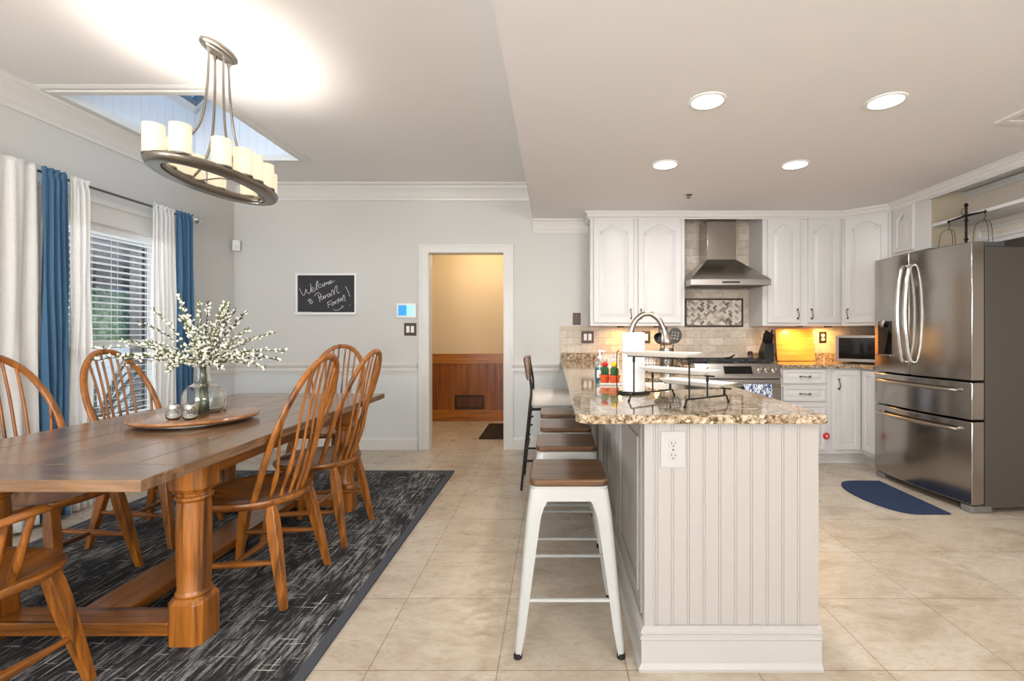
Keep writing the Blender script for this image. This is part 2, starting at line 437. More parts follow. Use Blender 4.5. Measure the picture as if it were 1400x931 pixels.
# back wall, door opening X -1.276..-.507, z 2.01
bm = bmn()
for a, b, z0, z1 in ((XL-.1,-1.276,.82,2.8),(-.507,XA+.1,.82,2.8),(-1.276,-.507,2.01,2.8)): box(bm, a, b, YB, YB+.12, z0, z1)
wb = struct('wall_back', bm, M['wall'])
bm = bmn()
for a, b in ((XL-.1,-1.276),(-.507,XA+.1)): box(bm, a, b, YB, YB+.12, 0, .82)
struct('wall_back_lower', bm, M['wall_low'])
# left wall with the window opening Y 2.95..3.90, z .50..1.97
WY0, WY1, WZ0, WZ1 = 3.12, 4.04, .50, 1.97
bm = bmn(); poly(bm, [(YF,.82),(WY0,.82),(WY0,WZ1),(WY1,WZ1),(WY1,.82),(YB,.82),(YB,2.8),(YF,2.8)], XL-.14, XL, M=MYZ)
struct('wall_left', bm, M['wall'])
bm = bmn(); poly(bm, [(YF,0),(YB,0),(YB,.82),(WY1,.82),(WY1,WZ0),(WY0,WZ0),(WY0,.82),(YF,.82)], XL-.14, XL, M=MYZ)
struct('wall_left_lower', bm, M['wall_low'])
# right wall: kitchen corner, the fridge alcove and its panelled recess
bm = bmn(); box(bm, XR, XA+.1, 4.10, YB, 0, 2.8); box(bm, XA, XA+.1, YF, 3.98, 0, 2.8)
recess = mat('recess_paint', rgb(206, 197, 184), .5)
bm.free(); bm = bmn(); box(bm, XR, XA+.1, 4.10, YB, 0, 2.8); struct('wall_right', bm, recess)
bm = bmn(); box(bm, XA, XA+.1, 1.2, 4.10, 0, 2.8); struct('wall_right', bm, recess)
bm = bmn(); box(bm, 3.30, XA, 1.2, 3.838, 1.86, 2.34); struct('wall_right', bm, recess)
bm = bmn(); box(bm, 3.02, XA+.1, YF, 1.2, 0, 2.8); struct('wall_right', bm, recess)
bm = bmn()
poly(bm, [(XL-.1,0),(XA+.1,0),(XA+.1,2.8),(XL-.1,2.8)], YF-.1, YF, holes=[[(-2.65,.04),(-2.65,2.2),(-.45,2.2),(-.45,.04)],[(1.1,.95),(1.1,2.1),(2.7,2.1),(2.7,.95)]], M=MXZ)
struct('wall_front', bm, M['wall'])
def win_frame(name, x0, x1, z0, z1, n):
    bm = bmn()
    for a, b, c, d in ((x0,x1,z1-.05,z1),(x0,x1,z0,z0+.05),(x0,x0+.05,z0,z1),(x1-.05,x1,z0,z1)): box(bm, a, b, YF-.08, YF-.02, c, d)
    for k in range(1, n): x = x0+(x1-x0)*k/n; box(bm, x-.02, x+.02, YF-.08, YF-.02, z0, z1)
    o = struct(name, bm, M['trim'])
    b2 = bmn(); box(b2, x0+.03, x1-.03, YF-.055, YF-.045, z0+.03, z1-.03); obj('pane', b2, M['pane'], o, kind='structure')
win_frame('added_rear_door', -2.65, -.45, .04, 2.2, 2); win_frame('added_rear_window', 1.1, 2.7, .95, 2.1, 2)  # unseen rear door and window, added to go with the fill lamps
# ceilings
SX0, SX1, SY0, SY1 = -3.105, -2.19, 3.0, 4.16
bm = bmn(); poly(bm, [(XL-.1,YF-.1),(XS,YF-.1),(XS,YB+.1),(XL-.1,YB+.1)], ZD, ZD+.1, holes=[[(SX0-.06,SY0-.06),(SX0-.06,SY1+.06),(SX1+.06,SY1+.06),(SX1+.06,SY0-.06)]])
struct('ceiling', bm, M['ceil'])
bm = bmn(); box(bm, XS, XA+.1, YF-.1, YB+.1, ZK, ZD+.1); struct('ceiling_kitchen', bm, M['ceil_k'])
# skylight shaft: tongue and groove boards, sloped top with a glazed frame
def sl(x): return 3.10+(x-SX0)*.98
bm = bmn(); M['shaft'] = mat('shaft_paint', rgb(226, 230, 236), .6)
bw = .0763; g = .0008
y = SY0
while y < SY1-.01:
    box(bm, SX0-.03, SX0, y+g, min(y+bw-g, SY1), ZD+.0, 3.10); box(bm, SX1, SX1+.03, y+g, min(y+bw-g, SY1), ZD, sl(SX1)); y += bw
x = SX0
while x < SX1-.01:
    x2 = min(x+bw-g, SX1)
    for ya, yb in ((SY1, SY1+.03), (SY0-.03, SY0)): poly(bm, [(x+g,ZD),(x2,ZD),(x2,sl(x2)),(x+g,sl(x+g))], ya, yb, M=MXZ)
    x += bw
for a in ((SX0-.06,SX0-.028,SY0-.06,SY1+.06,ZD,3.10),): box(bm, *a)
box(bm, SX1+.028, SX1+.06, SY0-.06, SY1+.06, ZD, sl(SX1))
for ya in (SY1+.028, SY0-.06): poly(bm, [(SX0-.05,ZD),(SX1+.05,ZD),(SX1+.05,sl(SX1)),(SX0-.05,3.10)], ya, ya+.032, M=MXZ)
struct('wall_skylight_shaft', bm, M['shaft'])
n_ = Vector((-.7, 0, .714))
def slope_quad(bm, x0, x1, y0, y1, t0, t1):
    poly(bm, [(x0+n_.x*t0,sl(x0)+n_.z*t0),(x1+n_.x*t0,sl(x1)+n_.z*t0),(x1+n_.x*t1,sl(x1)+n_.z*t1),(x0+n_.x*t1,sl(x0)+n_.z*t1)], y0, y1, M=MXZ)
bm = bmn()
for a in ((SX0-.06,SX0+.035,SY0-.06,SY1+.06),(SX1-.05,SX1+.06,SY0-.06,SY1+.06),(SX0,SX1,SY0-.06,SY0+.04),(SX0,SX1,SY1-.04,SY1+.06)): slope_quad(bm, *a, -.012, .06)
fr = struct('window_3', bm, M['white'], .003)
bm = bmn()
for a in ((SX0+.035,SX0+.06,SY0+.04,SY1-.04),(SX1-.075,SX1-.05,SY0+.04,SY1-.04),(SX0+.06,SX1-.075,SY0+.04,SY0+.065),(SX0+.06,SX1-.075,SY1-.065,SY1-.04)): slope_quad(bm, *a, .0, .05)
obj('sash', bm, mat('sash_grey_blue', rgb(120,140,156), .5), fr, kind='structure')
bm = bmn(); slope_quad(bm, SX0+.06, SX1-.075, SY0+.06, SY1-.06, .03, .038); obj('pane', bm, M['skyglass'], fr, kind='structure')
# trim round the opening
def ring_trim(bm, x0, x1, y0, y1, prof):
    """prof: (out from opening, z)"""
    mould(bm, [(x0,y0),(x0,y1),(x1,y1),(x1,y0)], prof, closed=True)
bm = bmn(); ring_trim(bm, SX0, SX1, SY0, SY1, [(-.012,ZD+.03),(-.012,ZD-.02),(.03,ZD-.02),(.036,ZD-.012),(.06,ZD-.012),(.085,ZD-.002),(.085,ZD+.005)])
struct('trim_1', bm, M['trim'])
# crown mouldings
def crown(z1, h, d):
    return [(0,z1-h),(.012,z1-h),(.014,z1-h+.02*h/.16),(.022,z1-h+.03*h/.16),(.03,z1-h+.055*h/.16),(d*.55,z1-h*.38),(d*.70,z1-h*.30),(d*.74,z1-h*.2),(d*.9,z1-h*.13),(d,z1-.016),(d,z1+.002),(0,z1+.002)]
bm = bmn(); mould(bm, [(XS,YB),(XL,YB),(XL,YF)], crown(ZD,.163,.10)); struct('trim_2', bm, M['trim'], smooth=40)
bm = bmn(); mould(bm, [(.348,YB),(XS,YB)], crown(ZK,.13,.07)); struct('trim_3', bm, M['trim'], smooth=40)
bm = bmn(); mould(bm, [(3.018,1.2),(3.018,4.285),(2.745,4.563),(.346,4.563),(.346,YB)], crown(ZK,.07,.05)); struct('trim_4', bm, M['trim'], smooth=40)
# chair rail and baseboards
rail = [(0,.772),(.010,.772),(.012,.790),(.02,.800),(.022,.835),(.034,.850),(.04,.870),(.04,.877),(0,.877)]
base = [(0,0),(.016,0),(.016,.10),(.010,.112),(.008,.123),(0,.123)]
bm = bmn(); mould(bm, [(.06,YB),(-.42,YB)], rail); struct('trim_5', bm, M['trim'])
bm = bmn(); mould(bm, [(-1.388,YB),(XL,YB),(XL,WY1+.09)], rail); struct('trim_6', bm, M['trim'])
bm = bmn(); mould(bm, [(XL,WY0-.09),(XL,YF)], rail); struct('trim_7', bm, M['trim'])
bm = bmn(); mould(bm, [(.30,YB),(-.42,YB)], base); struct('baseboard_back', bm, M['trim'])
bm = bmn(); mould(bm, [(-1.388,YB),(XL,YB),(XL,YF)], base); struct('baseboard_left', bm, M['trim'])
# doorway casing and jambs
bm = bmn()
def casing(bm, x0, x1, z1, wd, yf, t, step):
    poly(bm, [(x0-wd,0),(x0,0),(x0,z1),(x1,z1),(x1,0),(x1+wd,0),(x1+wd,z1+wd*.85),(x0-wd,z1+wd*.85)], yf-t, yf, M=MXZ)
    q = wd*.72
    poly(bm, [(x0-wd,0),(x0-q,0),(x0-q,z1+q*.85),(x1+q,z1+q*.85),(x1+q,0),(x1+wd,0),(x1+wd,z1+wd*.85),(x0-wd,z1+wd*.85)], yf-t-step, yf-t, M=MXZ)
    q = wd*.18
    poly(bm, [(x0-q,0),(x0,0),(x0,z1),(x1,z1),(x1,0),(x1+q,0),(x1+q,z1+q),(x0-q,z1+q)], yf-t-.004, yf-t, M=MXZ)
casing(bm, -1.272, -.511, 2.006, .10, YB, .012, .008)
box(bm, -1.292, -1.270, YB-.002, YB+.125, 0, 2.01); box(bm, -.513, -.491, YB-.002, YB+.125, 0, 2.01); box(bm, -1.276, -.507, YB-.002, YB+.125, 2.004, 2.03)
struct('door_1', bm, M['trim'], .002)
# hall beyond the doorway
bm = bmn(); box(bm, -2.6, .7, YH, YH+.1, 0, 2.5); struct('wall_hall_back', bm, M['tan'])
bm = bmn(); box(bm, -2.7, -2.6, YB+.12, YH, 0, 2.5); struct('wall_hall_left', bm, M['tan'])
bm = bmn(); box(bm, .6, .7, YB+.12, YH, 0, 2.5); struct('wall_hall_right', bm, M['tan'])
bm = bmn(); box(bm, -2.7, .7, YB+.12, YH+.1, 2.5, 2.55); struct('ceiling_hall', bm, M['ceil'])
t = bpy.data.objects.new('trim_8', None); COL.objects.link(t); t['kind'] = 'structure'; t.location = (-1, YH, 0)
bm = bmn()
x = -2.6
while x < .6: box(bm, x+.0015, min(x+.62, .6)-.0015, YH-.008, YH, .14, .80); x += .62
obj('panel', bm, M['hallwood'], t, world=True, kind='structure')
bm = bmn(); box(bm, -2.6, .6, YH-.022, YH, .775, .905); box(bm, -2.6, .6, YH-.028, YH, .893, .909); box(bm, -2.6, .6, YH-.02, YH, 0, .152)
obj('rail', bm, M['hallwood_x'], t, world=True, bevel=.003, kind='structure')
v = thing('wall_vent', 'dark brown wall register low in the hall wood panelling', 'vent', (-1.135, YH-.008, .16))
bm = bmn(); poly(bm, rrect(-.198,.198,0,.19,.006), -.010, 0, holes=[rrect(-.17,.17,.028,.162,.001,1)], M=MXZ); obj('frame', bm, M['wicker'], v)
bm = bmn()
for k in range(9): cbox(bm, (0, -.004, .035+k*.015), (.34, .006, .006), Matrix.Translation((0,0,0)))
obj('louvre', bm, M['wicker'], v)
bm = bmn(); poly(bm, rrect(-.84,-.05,5.36,6.26,.01), .001, .010)
tag(obj('doormat', bm, mat('dark_hall_mat', rgb(44, 32, 24), .95)), 'dark brown flat mat on the hall floor beyond the doorway', 'mat')

# ------------------------------------------------------------------ window in the left wall
t = bpy.data.objects.new('window_1', None); COL.objects.link(t); t['kind'] = 'structure'; t.location = (XL, (WY0+WY1)/2, WZ0)
def sp(name, bm, m, **k): return obj(name, bm, m, t, world=True, kind='structure', **k)
bm = bmn()
poly(bm, [(WY0-.09,WZ0-.09),(WY1+.09,WZ0-.09),(WY1+.09,WZ1+.16),(WY0-.09,WZ1+.16)], XL, XL+.018, holes=[[(WY0,WZ0),(WY0,WZ1),(WY1,WZ1),(WY1,WZ0)]], M=MYZ)
box(bm, XL, XL+.03, WY0-.10, WY1+.10, WZ1+.135, WZ1+.175); box(bm, XL, XL+.05, WY0-.10, WY1+.10, WZ0-.012, WZ0+.012)
sp('window_casing', bm, M['trim'], bevel=.003)
zm = 1.11
bm = bmn()
poly(bm, [(WY0,WZ0),(WY1,WZ0),(WY1,WZ1),(WY0,WZ1)], XL-.13, XL-.08, holes=[[(WY0+.045,WZ0+.06),(WY0+.045,zm-.025),(WY1-.045,zm-.025),(WY1-.045,WZ0+.06)],[(WY0+.045,zm+.025),(WY0+.045,WZ1-.05),(WY1-.045,WZ1-.05),(WY1-.045,zm+.025)]], M=MYZ)
for a in ((WY0-.005,WY0+.008,WZ0,WZ1),(WY1-.008,WY1+.005,WZ0,WZ1),(WY0,WY1,WZ1-.01,WZ1),(WY0,WY1,WZ0,WZ0+.01)): box(bm, XL-.14, XL, *a)
sp('window_frame', bm, M['trim'])
bm = bmn(); box(bm, XL-.11, XL-.105, WY0+.04, WY1-.04, WZ0+.05, WZ1-.04); sp('pane', bm, M['pane'])
# blind
b = thing('window_blind', 'white horizontal slat blind hanging in the left window, slats open', 'blind', (XL-.035, (WY0+WY1)/2, WZ1-.01))
bm = bmn(); box(bm, XL-.065, XL-.005, WY0+.012, WY1-.012, WZ1-.055, WZ1-.01); obj('headrail', bm, M['slat'], b, world=True, bevel=.003)
z = WZ1-.085; k = 0
while z > WZ0+.06:
    bm = bmn()
    Mt = Matrix.Translation((XL-.035, (WY0+WY1)/2, z)) @ Matrix.Rotation(R(-7), 4, 'Y')
    cbox(bm, (0,0,0), (.048, WY1-WY0-.03, .003), Mt); obj('slat', bm, M['slat'], b, world=True); z -= .0475
bm = bmn(); cbox(bm, (XL-.035, (WY0+WY1)/2, WZ0+.035), (.05, WY1-WY0-.03, .02)); obj('bottom_rail', bm, M['slat'], b, world=True, bevel=.002)
bm = bmn()
for yy in (3.40, 3.60, 3.90):
    for dx in (-.059, -.011): cyl(bm, (XL+dx, yy, WZ1-.05), (XL+dx, yy, WZ0+.04), .0013, seg=5)
obj('cord', bm, M['slat'], b, world=True)
bm = bmn(); cyl(bm, (XL+.002, 3.37, WZ1-.06), (XL+.002, 3.37, 1.25), .0045, seg=8); obj('wand', bm, M['slat'], b, world=True)

# ------------------------------------------------------------------ what the window looks out on
bm = bmn(); box(bm, -16, XL-.14, -3, 16, -.20, -.08); struct('ground', bm, M['concrete'])
bm = bmn(); x = -7.4
while x < XL-.2: box(bm, x, min(x+.19, XL-.14), -1, 9.5, 2.30, 2.33); x += .2
struct('ceiling_porch', bm, M['porch'])
bm = bmn(); box(bm, -7.5, -7.38, -1, 9.5, 1.95, 2.45); struct('beam_porch', bm, M['darkpost'])
bm = bmn(); box(bm, -5.62, -5.46, 6.36, 6.54, -.1, 2.3); box(bm, -5.65, -5.43, 6.33, 6.57, -.1, 0); struct('pillar_porch', bm, M['darkpost'])
bm = bmn(); box(bm, -8.2, -8.0, 3, 14, -.1, .95); box(bm, -8.24, -7.96, 3, 14, .95, 1.0); struct('wall_patio', bm, M['white'], .01)
bm = bmn(); box(bm, -13, -12.8, 2, 16, -.1, 3.4); struct('wall_neighbour', bm, M['bluewall'])
rnd = random.Random(3)
bm = bmn()
bmesh.ops.create_icosphere(bm, subdivisions=4, radius=1)
for vv in bm.verts:
    q = vv.co.normalized(); s = 1+.12*math.sin(9*q.x+3)*math.sin(8*q.y)+.08*math.sin(17*q.z+5*q.x)+rnd.uniform(-.03,.03)
    vv.co = Vector((q.x*.6*s-9.3, q.y*.95*s+9.8, q.z*1.0*s+1.15))
tag(obj('bush', bm, M['hedge'], smooth=80), 'rounded green bush beyond the white patio wall outside the window', 'bush')
p = thing('patio_plant', 'dark potted plant with long arching leaves outside the left window', 'plant', (-4.55, 4.75, -.08))
bm = bmn(); lathe(bm, (0,0,0), [(.13,0),(.19,.3),(.21,.34),(.19,.36),(.17,.33),(.02,.31)], 24); obj('pot', bm, M['darkpost'], p, smooth=40)
bm = bmn()
for k in range(46):
    a = rnd.uniform(0, 2*PI); ln = rnd.uniform(.4, .85); up = rnd.uniform(.35, .95)
    pts = [Vector((.03*math.cos(a), .03*math.sin(a), .3))]
    for j in range(1, 7):
        u = j/6; pts.append(Vector((ln*u*math.cos(a), ln*u*math.sin(a), .3+up*u*1.2-ln*.55*u*u)))
    tube(bm, pts, [.008,.016,.02,.018,.013,.008,.002], 4, ref=(-math.sin(a), math.cos(a), 0), ry=[.001]*7) if False else tube(bm, pts, [.004,.004,.004,.004,.003,.003,.001], 4, ref=(-math.sin(a), math.cos(a), 0), ry=[.008,.018,.022,.019,.014,.008,.002])
obj('leaf', bm, M['plantleaf'], p)

# ------------------------------------------------------------------ curtains and rod
r = thing('curtain_rod', 'slim pewter curtain rod with round end knob above the window', 'curtain rod', (-3.165, 3.2, 2.185))
bm = bmn(); cyl(bm, (-3.165, .9, 2.185), (-3.165, 4.20, 2.185), .0085); obj('rod', bm, M['pewter'], r, world=True, smooth=40)
bm = bmn(); lathe(bm, (-3.165, 4.20, 2.185), [(.009,0),(.014,.004),(.014,.012),(.008,.02),(.02,.03),(.03,.045),(.033,.062),(.026,.082),(.012,.094),(.004,.098)], 20, 'y'); obj('finial', bm, M['chrome'], r, world=True, smooth=50)
for yy in (4.185, 2.7, 1.1):
    bm = bmn(); cyl(bm, (XL, yy, 2.165), (-3.165, yy, 2.172), .005); lathe(bm, (XL, yy, 2.165), [(.02,0),(.02,.006),(.01,.01)], 16, 'x'); obj('bracket', bm, M['pewter'], r, world=True, smooth=40)
def curtain(name, label, y0, y1, m, n, seed, amp=.016, flare=.0, z1=2.215, xo=0, tag_='curtain', group=None):
    rn = random.Random(seed); ph = [rn.uniform(0, 6.28) for _ in range(5)]
    bm = bmn(); NZ = 40; NY = n*10; z0 = .02; rings = []
    for i in range(NZ+1):
        u = i/NZ; z = z1-(z1-z0)*u**1.15 if i else z1
        row = []
        for j in range(NY+1):
            s = j/NY; d = z1-z
            pocket = math.exp(-((d-.03)/.022)**2)
            a = amp*(.55+.8*min(1, d/1.0))*(1-.75*pocket)
            if d < .02: a = amp*.9
            x = -3.165+xo+a*math.sin(2*PI*n*s+ph[0]+.5*math.sin(3*d+ph[1]))+.006*math.sin(2*PI*n*2.3*s+ph[2]+2*d)*(1-pocket)
            x += .014*(1 if pocket > .5 else 0)*0
            yy = y0+(y1-y0)*s+flare*(s-.5)*d/2.2+.008*math.sin(4*d+ph[3]+5*s)*min(1, d)
            row.append((x+.012, yy, z+(.004*math.sin(2*PI*n*2*s+ph[4]) if i == 0 else 0)))
        rings.append(row)
    loft(bm, rings, closed=False, cap=False)
    o = obj(name, bm, m, smooth=80); tag(o, label, tag_, group)
    sd = o.modifiers.new('thickness', 'SOLIDIFY'); sd.thickness = .0025; return o
curtain('sheer_curtain', 'wide white sheer curtain panel hanging at the far left of the picture', 2.15, 2.925, M['sheer'], 6, 1, .016)
curtain('blue_curtain', 'blue curtain panel between two white sheers, left of the window blind', 2.945, 3.10, M['bluecloth'], 4, 2, .02, xo=.012)
curtain('sheer_curtain', 'narrow white sheer curtain panel just left of the window blind', 3.125, 3.25, M['sheer'], 3, 3, .014, .04)
curtain('sheer_curtain', 'white sheer curtain panel just right of the window blind', 3.77, 3.98, M['sheer'], 5, 4, .016, .01)
curtain('blue_curtain', 'blue curtain panel at the right end of the curtain rod', 4.01, 4.175, M['bluecloth'], 4, 5, .02, xo=.008, flare=-.01)

# ------------------------------------------------------------------ things on the back wall
c = thing('chalkboard', 'small white framed chalkboard reading Welcome to Param Farm! in chalk', 'chalkboard', (-2.317, YB, 1.377))
bw_, bh = .62, .418
bm = bmn(); poly(bm, [(-bw_/2,0),(bw_/2,0),(bw_/2,bh),(-bw_/2,bh)], -.018, 0, holes=[[(-bw_/2+.02,.022),(-bw_/2+.02,bh-.02),(bw_/2-.02,bh-.02),(bw_/2-.02,.022)]], M=MXZ); box(bm, -bw_/2, bw_/2, -.03, 0, -.002, .014)
obj('frame', bm, M['white'], c, bevel=.002)
bm = bmn(); box(bm, -bw_/2+.015, bw_/2-.015, -.006, -.001, .018, bh-.015); obj('board', bm, M['board'], c)
ST = '''125,265 140,300 160,325 172,300 178,275 190,305 212,305 218,270 215,230|215,285 235,280 240,265 228,262 220,280 232,297 252,285|252,285 268,250 275,215 268,210 262,240 262,275 275,272|302,240 290,235 280,250 285,262 305,255|318,232 308,240 312,252 325,248 326,236 318,232|332,250 330,222 345,235 345,218 358,232 360,215 368,225 365,240|368,225 385,215 382,205 372,212 378,228 412,205
205,350 208,385|190,368 225,355|222,370 212,380 220,392 232,382 228,368 222,370
275,315 285,345 292,378|250,330 262,308 285,305 300,322 290,340 280,345|312,330 300,338 303,358 318,350 318,330 328,352|330,325 338,348 338,330 350,318|365,312 355,320 358,338 372,330 370,310 382,330|385,330 390,280 405,300 408,320 415,262 430,250 432,300 455,300
355,380 362,425|350,385 385,365|358,402 378,395|398,378 386,388 390,405 404,398 402,376 412,395|415,370 422,392 422,375 435,362|440,390 442,350 455,375 462,345 475,370 482,325 490,330 498,375|498,250 520,290 535,335|533,400 536,404|400,440 430,446 470,425 480,412 466,410'''
bm = bmn()
for st in ST.replace('\n', '|').split('|'):
    pts = [tuple(map(float, q.split(','))) for q in st.split()]
    P3 = [(-bw_/2+.02+(px-112)/463*(bw_-.04), -.0065, .022+(462-py)/299*(bh-.042)) for px, py in pts]
    P3 = cat(P3, 5) if len(P3) > 2 else P3
    tube(bm, P3, .0022, 6, ref=(0,1,0), ry=.001)
obj('handwriting', bm, M['chalk'], c)
for x0, ln in ((-.285,.045),(-.232,.05),(-.176,.03)):
    bm = bmn(); cyl(bm, (-2.317+x0, YB-.022, 1.377+.0195), (-2.317+x0+ln, YB-.022, 1.377+.0195), .0055, seg=10)
    tag(obj('chalk_stick', bm, M['white'], smooth=40), 'white stick of chalk lying on the ledge of the chalkboard', 'chalk', 'chalk sticks on the chalkboard ledge')
th = thing('thermostat', 'white wall thermostat with lit blue screen beside the doorway', 'thermostat', (-1.498, YB, 1.342))
bm = bmn(); poly(bm, rrect(-.10,.10,0,.148,.012), -.024, 0, M=MXZ); obj('housing', bm, M['white'], th, bevel=.003)
bm = bmn(); cbox(bm, (0,-.0245,.076), (.158,.002,.104)); obj('screen', bm, M['screen'], th)
bm = bmn()
for k in range(5): cbox(bm, (.012+k*.015, -.026, .076), (.0012,.001,.09))
for k in range(4): cbox(bm, (.042, -.026, .045+k*.02), (.066,.001,.0012))
obj('screen_grid', bm, M['whitemetal'], th)
def plate(name, label, x, z, wd, ht, pm, im, n, kind='switch', y=YB, ax='y', wid=.026, yrot=0):
    t = thing(name, label, 'light switch' if kind == 'switch' else ('outlet' if kind == 'outlet' else 'wall plate'), (x, y, z), yrot)
    bm = bmn(); poly(bm, rrect(-wd/2,wd/2,-ht/2,ht/2,.004,3), -.006, 0, M=MXZ); obj('cover_plate', bm, pm, t, bevel=.002)
    for k in range(n):
        cx = (k-(n-1)/2)*.046
        if kind == 'switch':
            bm = bmn(); cbox(bm, (cx,-.0075,0), (wid*1.25,.005,.067)); obj('rocker', bm, im, t, bevel=.001)
        elif kind == 'outlet':
            for s in (-1, 1):
                bm = bmn(); poly(bm, rrect(-.0165,.0165,s*.0195-.0145,s*.0195+.0145,.011,5), -.009, -.004, M=MXZ); so = obj('socket', bm, im, t, bevel=.0008)
                bm = bmn()
                for q in (-.0065, .0065): cbox(bm, (q,-.0092,s*.0195+.003), (.0022,.001,.008))
                lathe(bm, (0,-.0097,s*.0195-.007), [(.0022,0),(.0022,.001)], 8, 'y'); obj('slot', bm, M['blackp'], so)
    if kind == 'outlet':
        bm = bmn(); lathe(bm, (0,-.0072,0), [(.003,0),(.003,.002)], 10, 'y'); obj('screw', bm, M['pewter'], t)
    return t
plate('light_switch', 'dark bronze double light switch below the thermostat, beside the doorway', -1.462, 1.226, .125, .128, M['bronze'], M['white'], 2)
s = thing('motion_sensor', 'small white motion sensor high in the back left corner', 'sensor', (-3.21, 4.845, 2.07), R(45))
bm = bmn(); poly(bm, rrect(-.032,.032,-.052,.052,.008), -.03, .02, M=MXZ); obj('housing', bm, M['white'], s, bevel=.004)
bm = bmn(); poly(bm, rrect(-.02,.02,-.036,.0,.006), -.034, -.028, M=MXZ); obj('lens', bm, M['tray'], s, bevel=.002)
bm = bmn(); poly(bm, rrect(-.036,.036,-.058,.058,.004), 0, .008, M=MXZ)
bl = thing('blank_plate', 'blank dark bronze wall plate left of the upper cabinets', 'wall plate', (.235, YB, 1.332))
bm = bmn(); poly(bm, rrect(-.04,.04,-.062,.062,.004,3), -.006, 0, M=MXZ); obj('cover_plate', bm, M['bronze'], bl, bevel=.002)
bm = bmn(); lathe(bm, (0,-.0065,.03), [(.003,0),(.003,.001)], 8, 'y'); lathe(bm, (0,-.0065,-.03), [(.003,0),(.003,.001)], 8, 'y'); obj('screw', bm, M['pewter'], bl)

# ------------------------------------------------------------------ ceiling fittings
def downlight(x, y, label, e=8):
    t = thing('downlight', label, 'ceiling light', (x, y, ZK), 0, 'recessed ceiling lights in the kitchen')
    bm = bmn(); lathe(bm, (0,0,0), [(.093,.0),(.093,-.004),(.088,-.007),(.076,-.006),(.076,.0)], 32, cap=False); obj('trim_ring', bm, M['white'], t, smooth=40)
    bm = bmn(); lathe(bm, (0,0,0), [(.001,-.003),(.076,-.003),(.076,-.001),(.001,-.001)], 32); obj('diffuser', bm, M['led'], t)
    area('downlight_lamp', (x, y, ZK-.012), (0,0,0), .14, .14, e, (1, .965, .93), 'DISK')
downlight(.762, 2.38, 'round recessed ceiling light, nearer left one of the four above the kitchen')
downlight(1.648, 2.38, 'round recessed ceiling light, nearer right one of the four above the kitchen')
downlight(.762, 3.28, 'round recessed ceiling light, farther left one of the four above the kitchen')
downlight(1.650, 3.28, 'round recessed ceiling light, farther right one of the four above the kitchen')
for x, y in ((.762,-1.2),(1.648,-1.2)): downlight(x, y, 'round recessed ceiling light behind the camera, out of the picture', 7)
s = thing('sprinkler', 'tiny round sprinkler head on the kitchen ceiling', 'sprinkler', (1.125, 4.0, ZK))
bm = bmn(); lathe(bm, (0,0,0), [(.03,0),(.03,-.004),(.02,-.008),(.008,-.01)], 20); obj('escutcheon', bm, M['nickel'], s, smooth=40)
bm = bmn(); lathe(bm, (0,0,0), [(.007,-.008),(.007,-.022),(.018,-.024),(.018,-.027),(.003,-.028)], 12); obj('deflector', bm, M['nickel_d'], s, smooth=40)
v = thing('ceiling_vent', 'flat white ceiling register at the right edge of the kitchen ceiling', 'vent', (2.60, 2.52, ZK))
bm = bmn(); poly(bm, rrect(-.19,.19,-.11,.11,.004), -.008, 0, holes=[rrect(-.15,.15,-.07,.07,.001,1)]); obj('frame', bm, M['ceil_k'], v)
bm = bmn()
for k in range(8): cbox(bm, (0,-.06+k*.017,-.003), (.30,.010,.0015), Matrix.Identity(4))
obj('louvre', bm, M['ceil_k'], v)
bm = bmn(); cbox(bm, (0,0,-.0006), (.30,.14,.001)); obj('duct', bm, M['darkpost'], v)

# ================================================================== DINING SIDE
ZR = .012
bm = bmn(); box(bm, -2.90, -.89, 1.0, 4.07, .001, ZR)
rg = thing('area_rug', 'large charcoal rug with pale broken streaks under the dining table', 'rug', (-1.9, 2.5, 0))
obj('pile', bm, M['rug'], rg, world=True)
bm = bmn()
for a in ((-2.94,-2.90,.96,4.11),(-.89,-.85,.96,4.11),(-2.90,-.89,4.07,4.11),(-2.90,-.89,.96,1.0)): box(bm, *a, .001, ZR)
obj('binding', bm, M['rugedge'], rg, world=True)

# dining table
TX0, TX1, TY0, TY1, TZ = -2.235, -1.205, 1.40, 3.42, .76
t = thing('dining_table', 'long oak trestle dining table with turned legs on the dark rug', 'table', (-1.72, 2.4, ZR))
bm = bmn(); th_ = .036
n = 6; pw = (TX1-TX0)/n
for k in range(n): box(bm, TX0+k*pw+.0006, TX0+(k+1)*pw-.0006, TY0+.17, TY1-.17, TZ-th_, TZ)
obj('tabletop', bm, M['top_y'], t, world=True, bevel=.0025)
for a, b in ((TY0, TY0+.169), (TY1-.169, TY1)):
    bm = bmn(); c_ = .022
    o4 = [(TX0,a),(TX1,a),(TX1,b),(TX0,b)]
    poly(bm, o4, TZ-th_, TZ); obj('breadboard_end', bm, M['top_x'], t, world=True, bevel=.0035)
for k, (a) in enumerate(((-2.16,-2.13,1.9,3.2),(-1.41,-1.38,1.9,3.2))):
    bm = bmn(); box(bm, *a, TZ-th_-.105, TZ-th_); obj('apron', bm, M['oak_y'], t, world=True, bevel=.002)
for yy in (1.84, 3.18):
    bm = bmn(); box(bm, -2.14, -1.40, yy, yy+.03, TZ-th_-.105, TZ-th_); obj('apron', bm, M['oak_x'], t, world=True, bevel=.002)
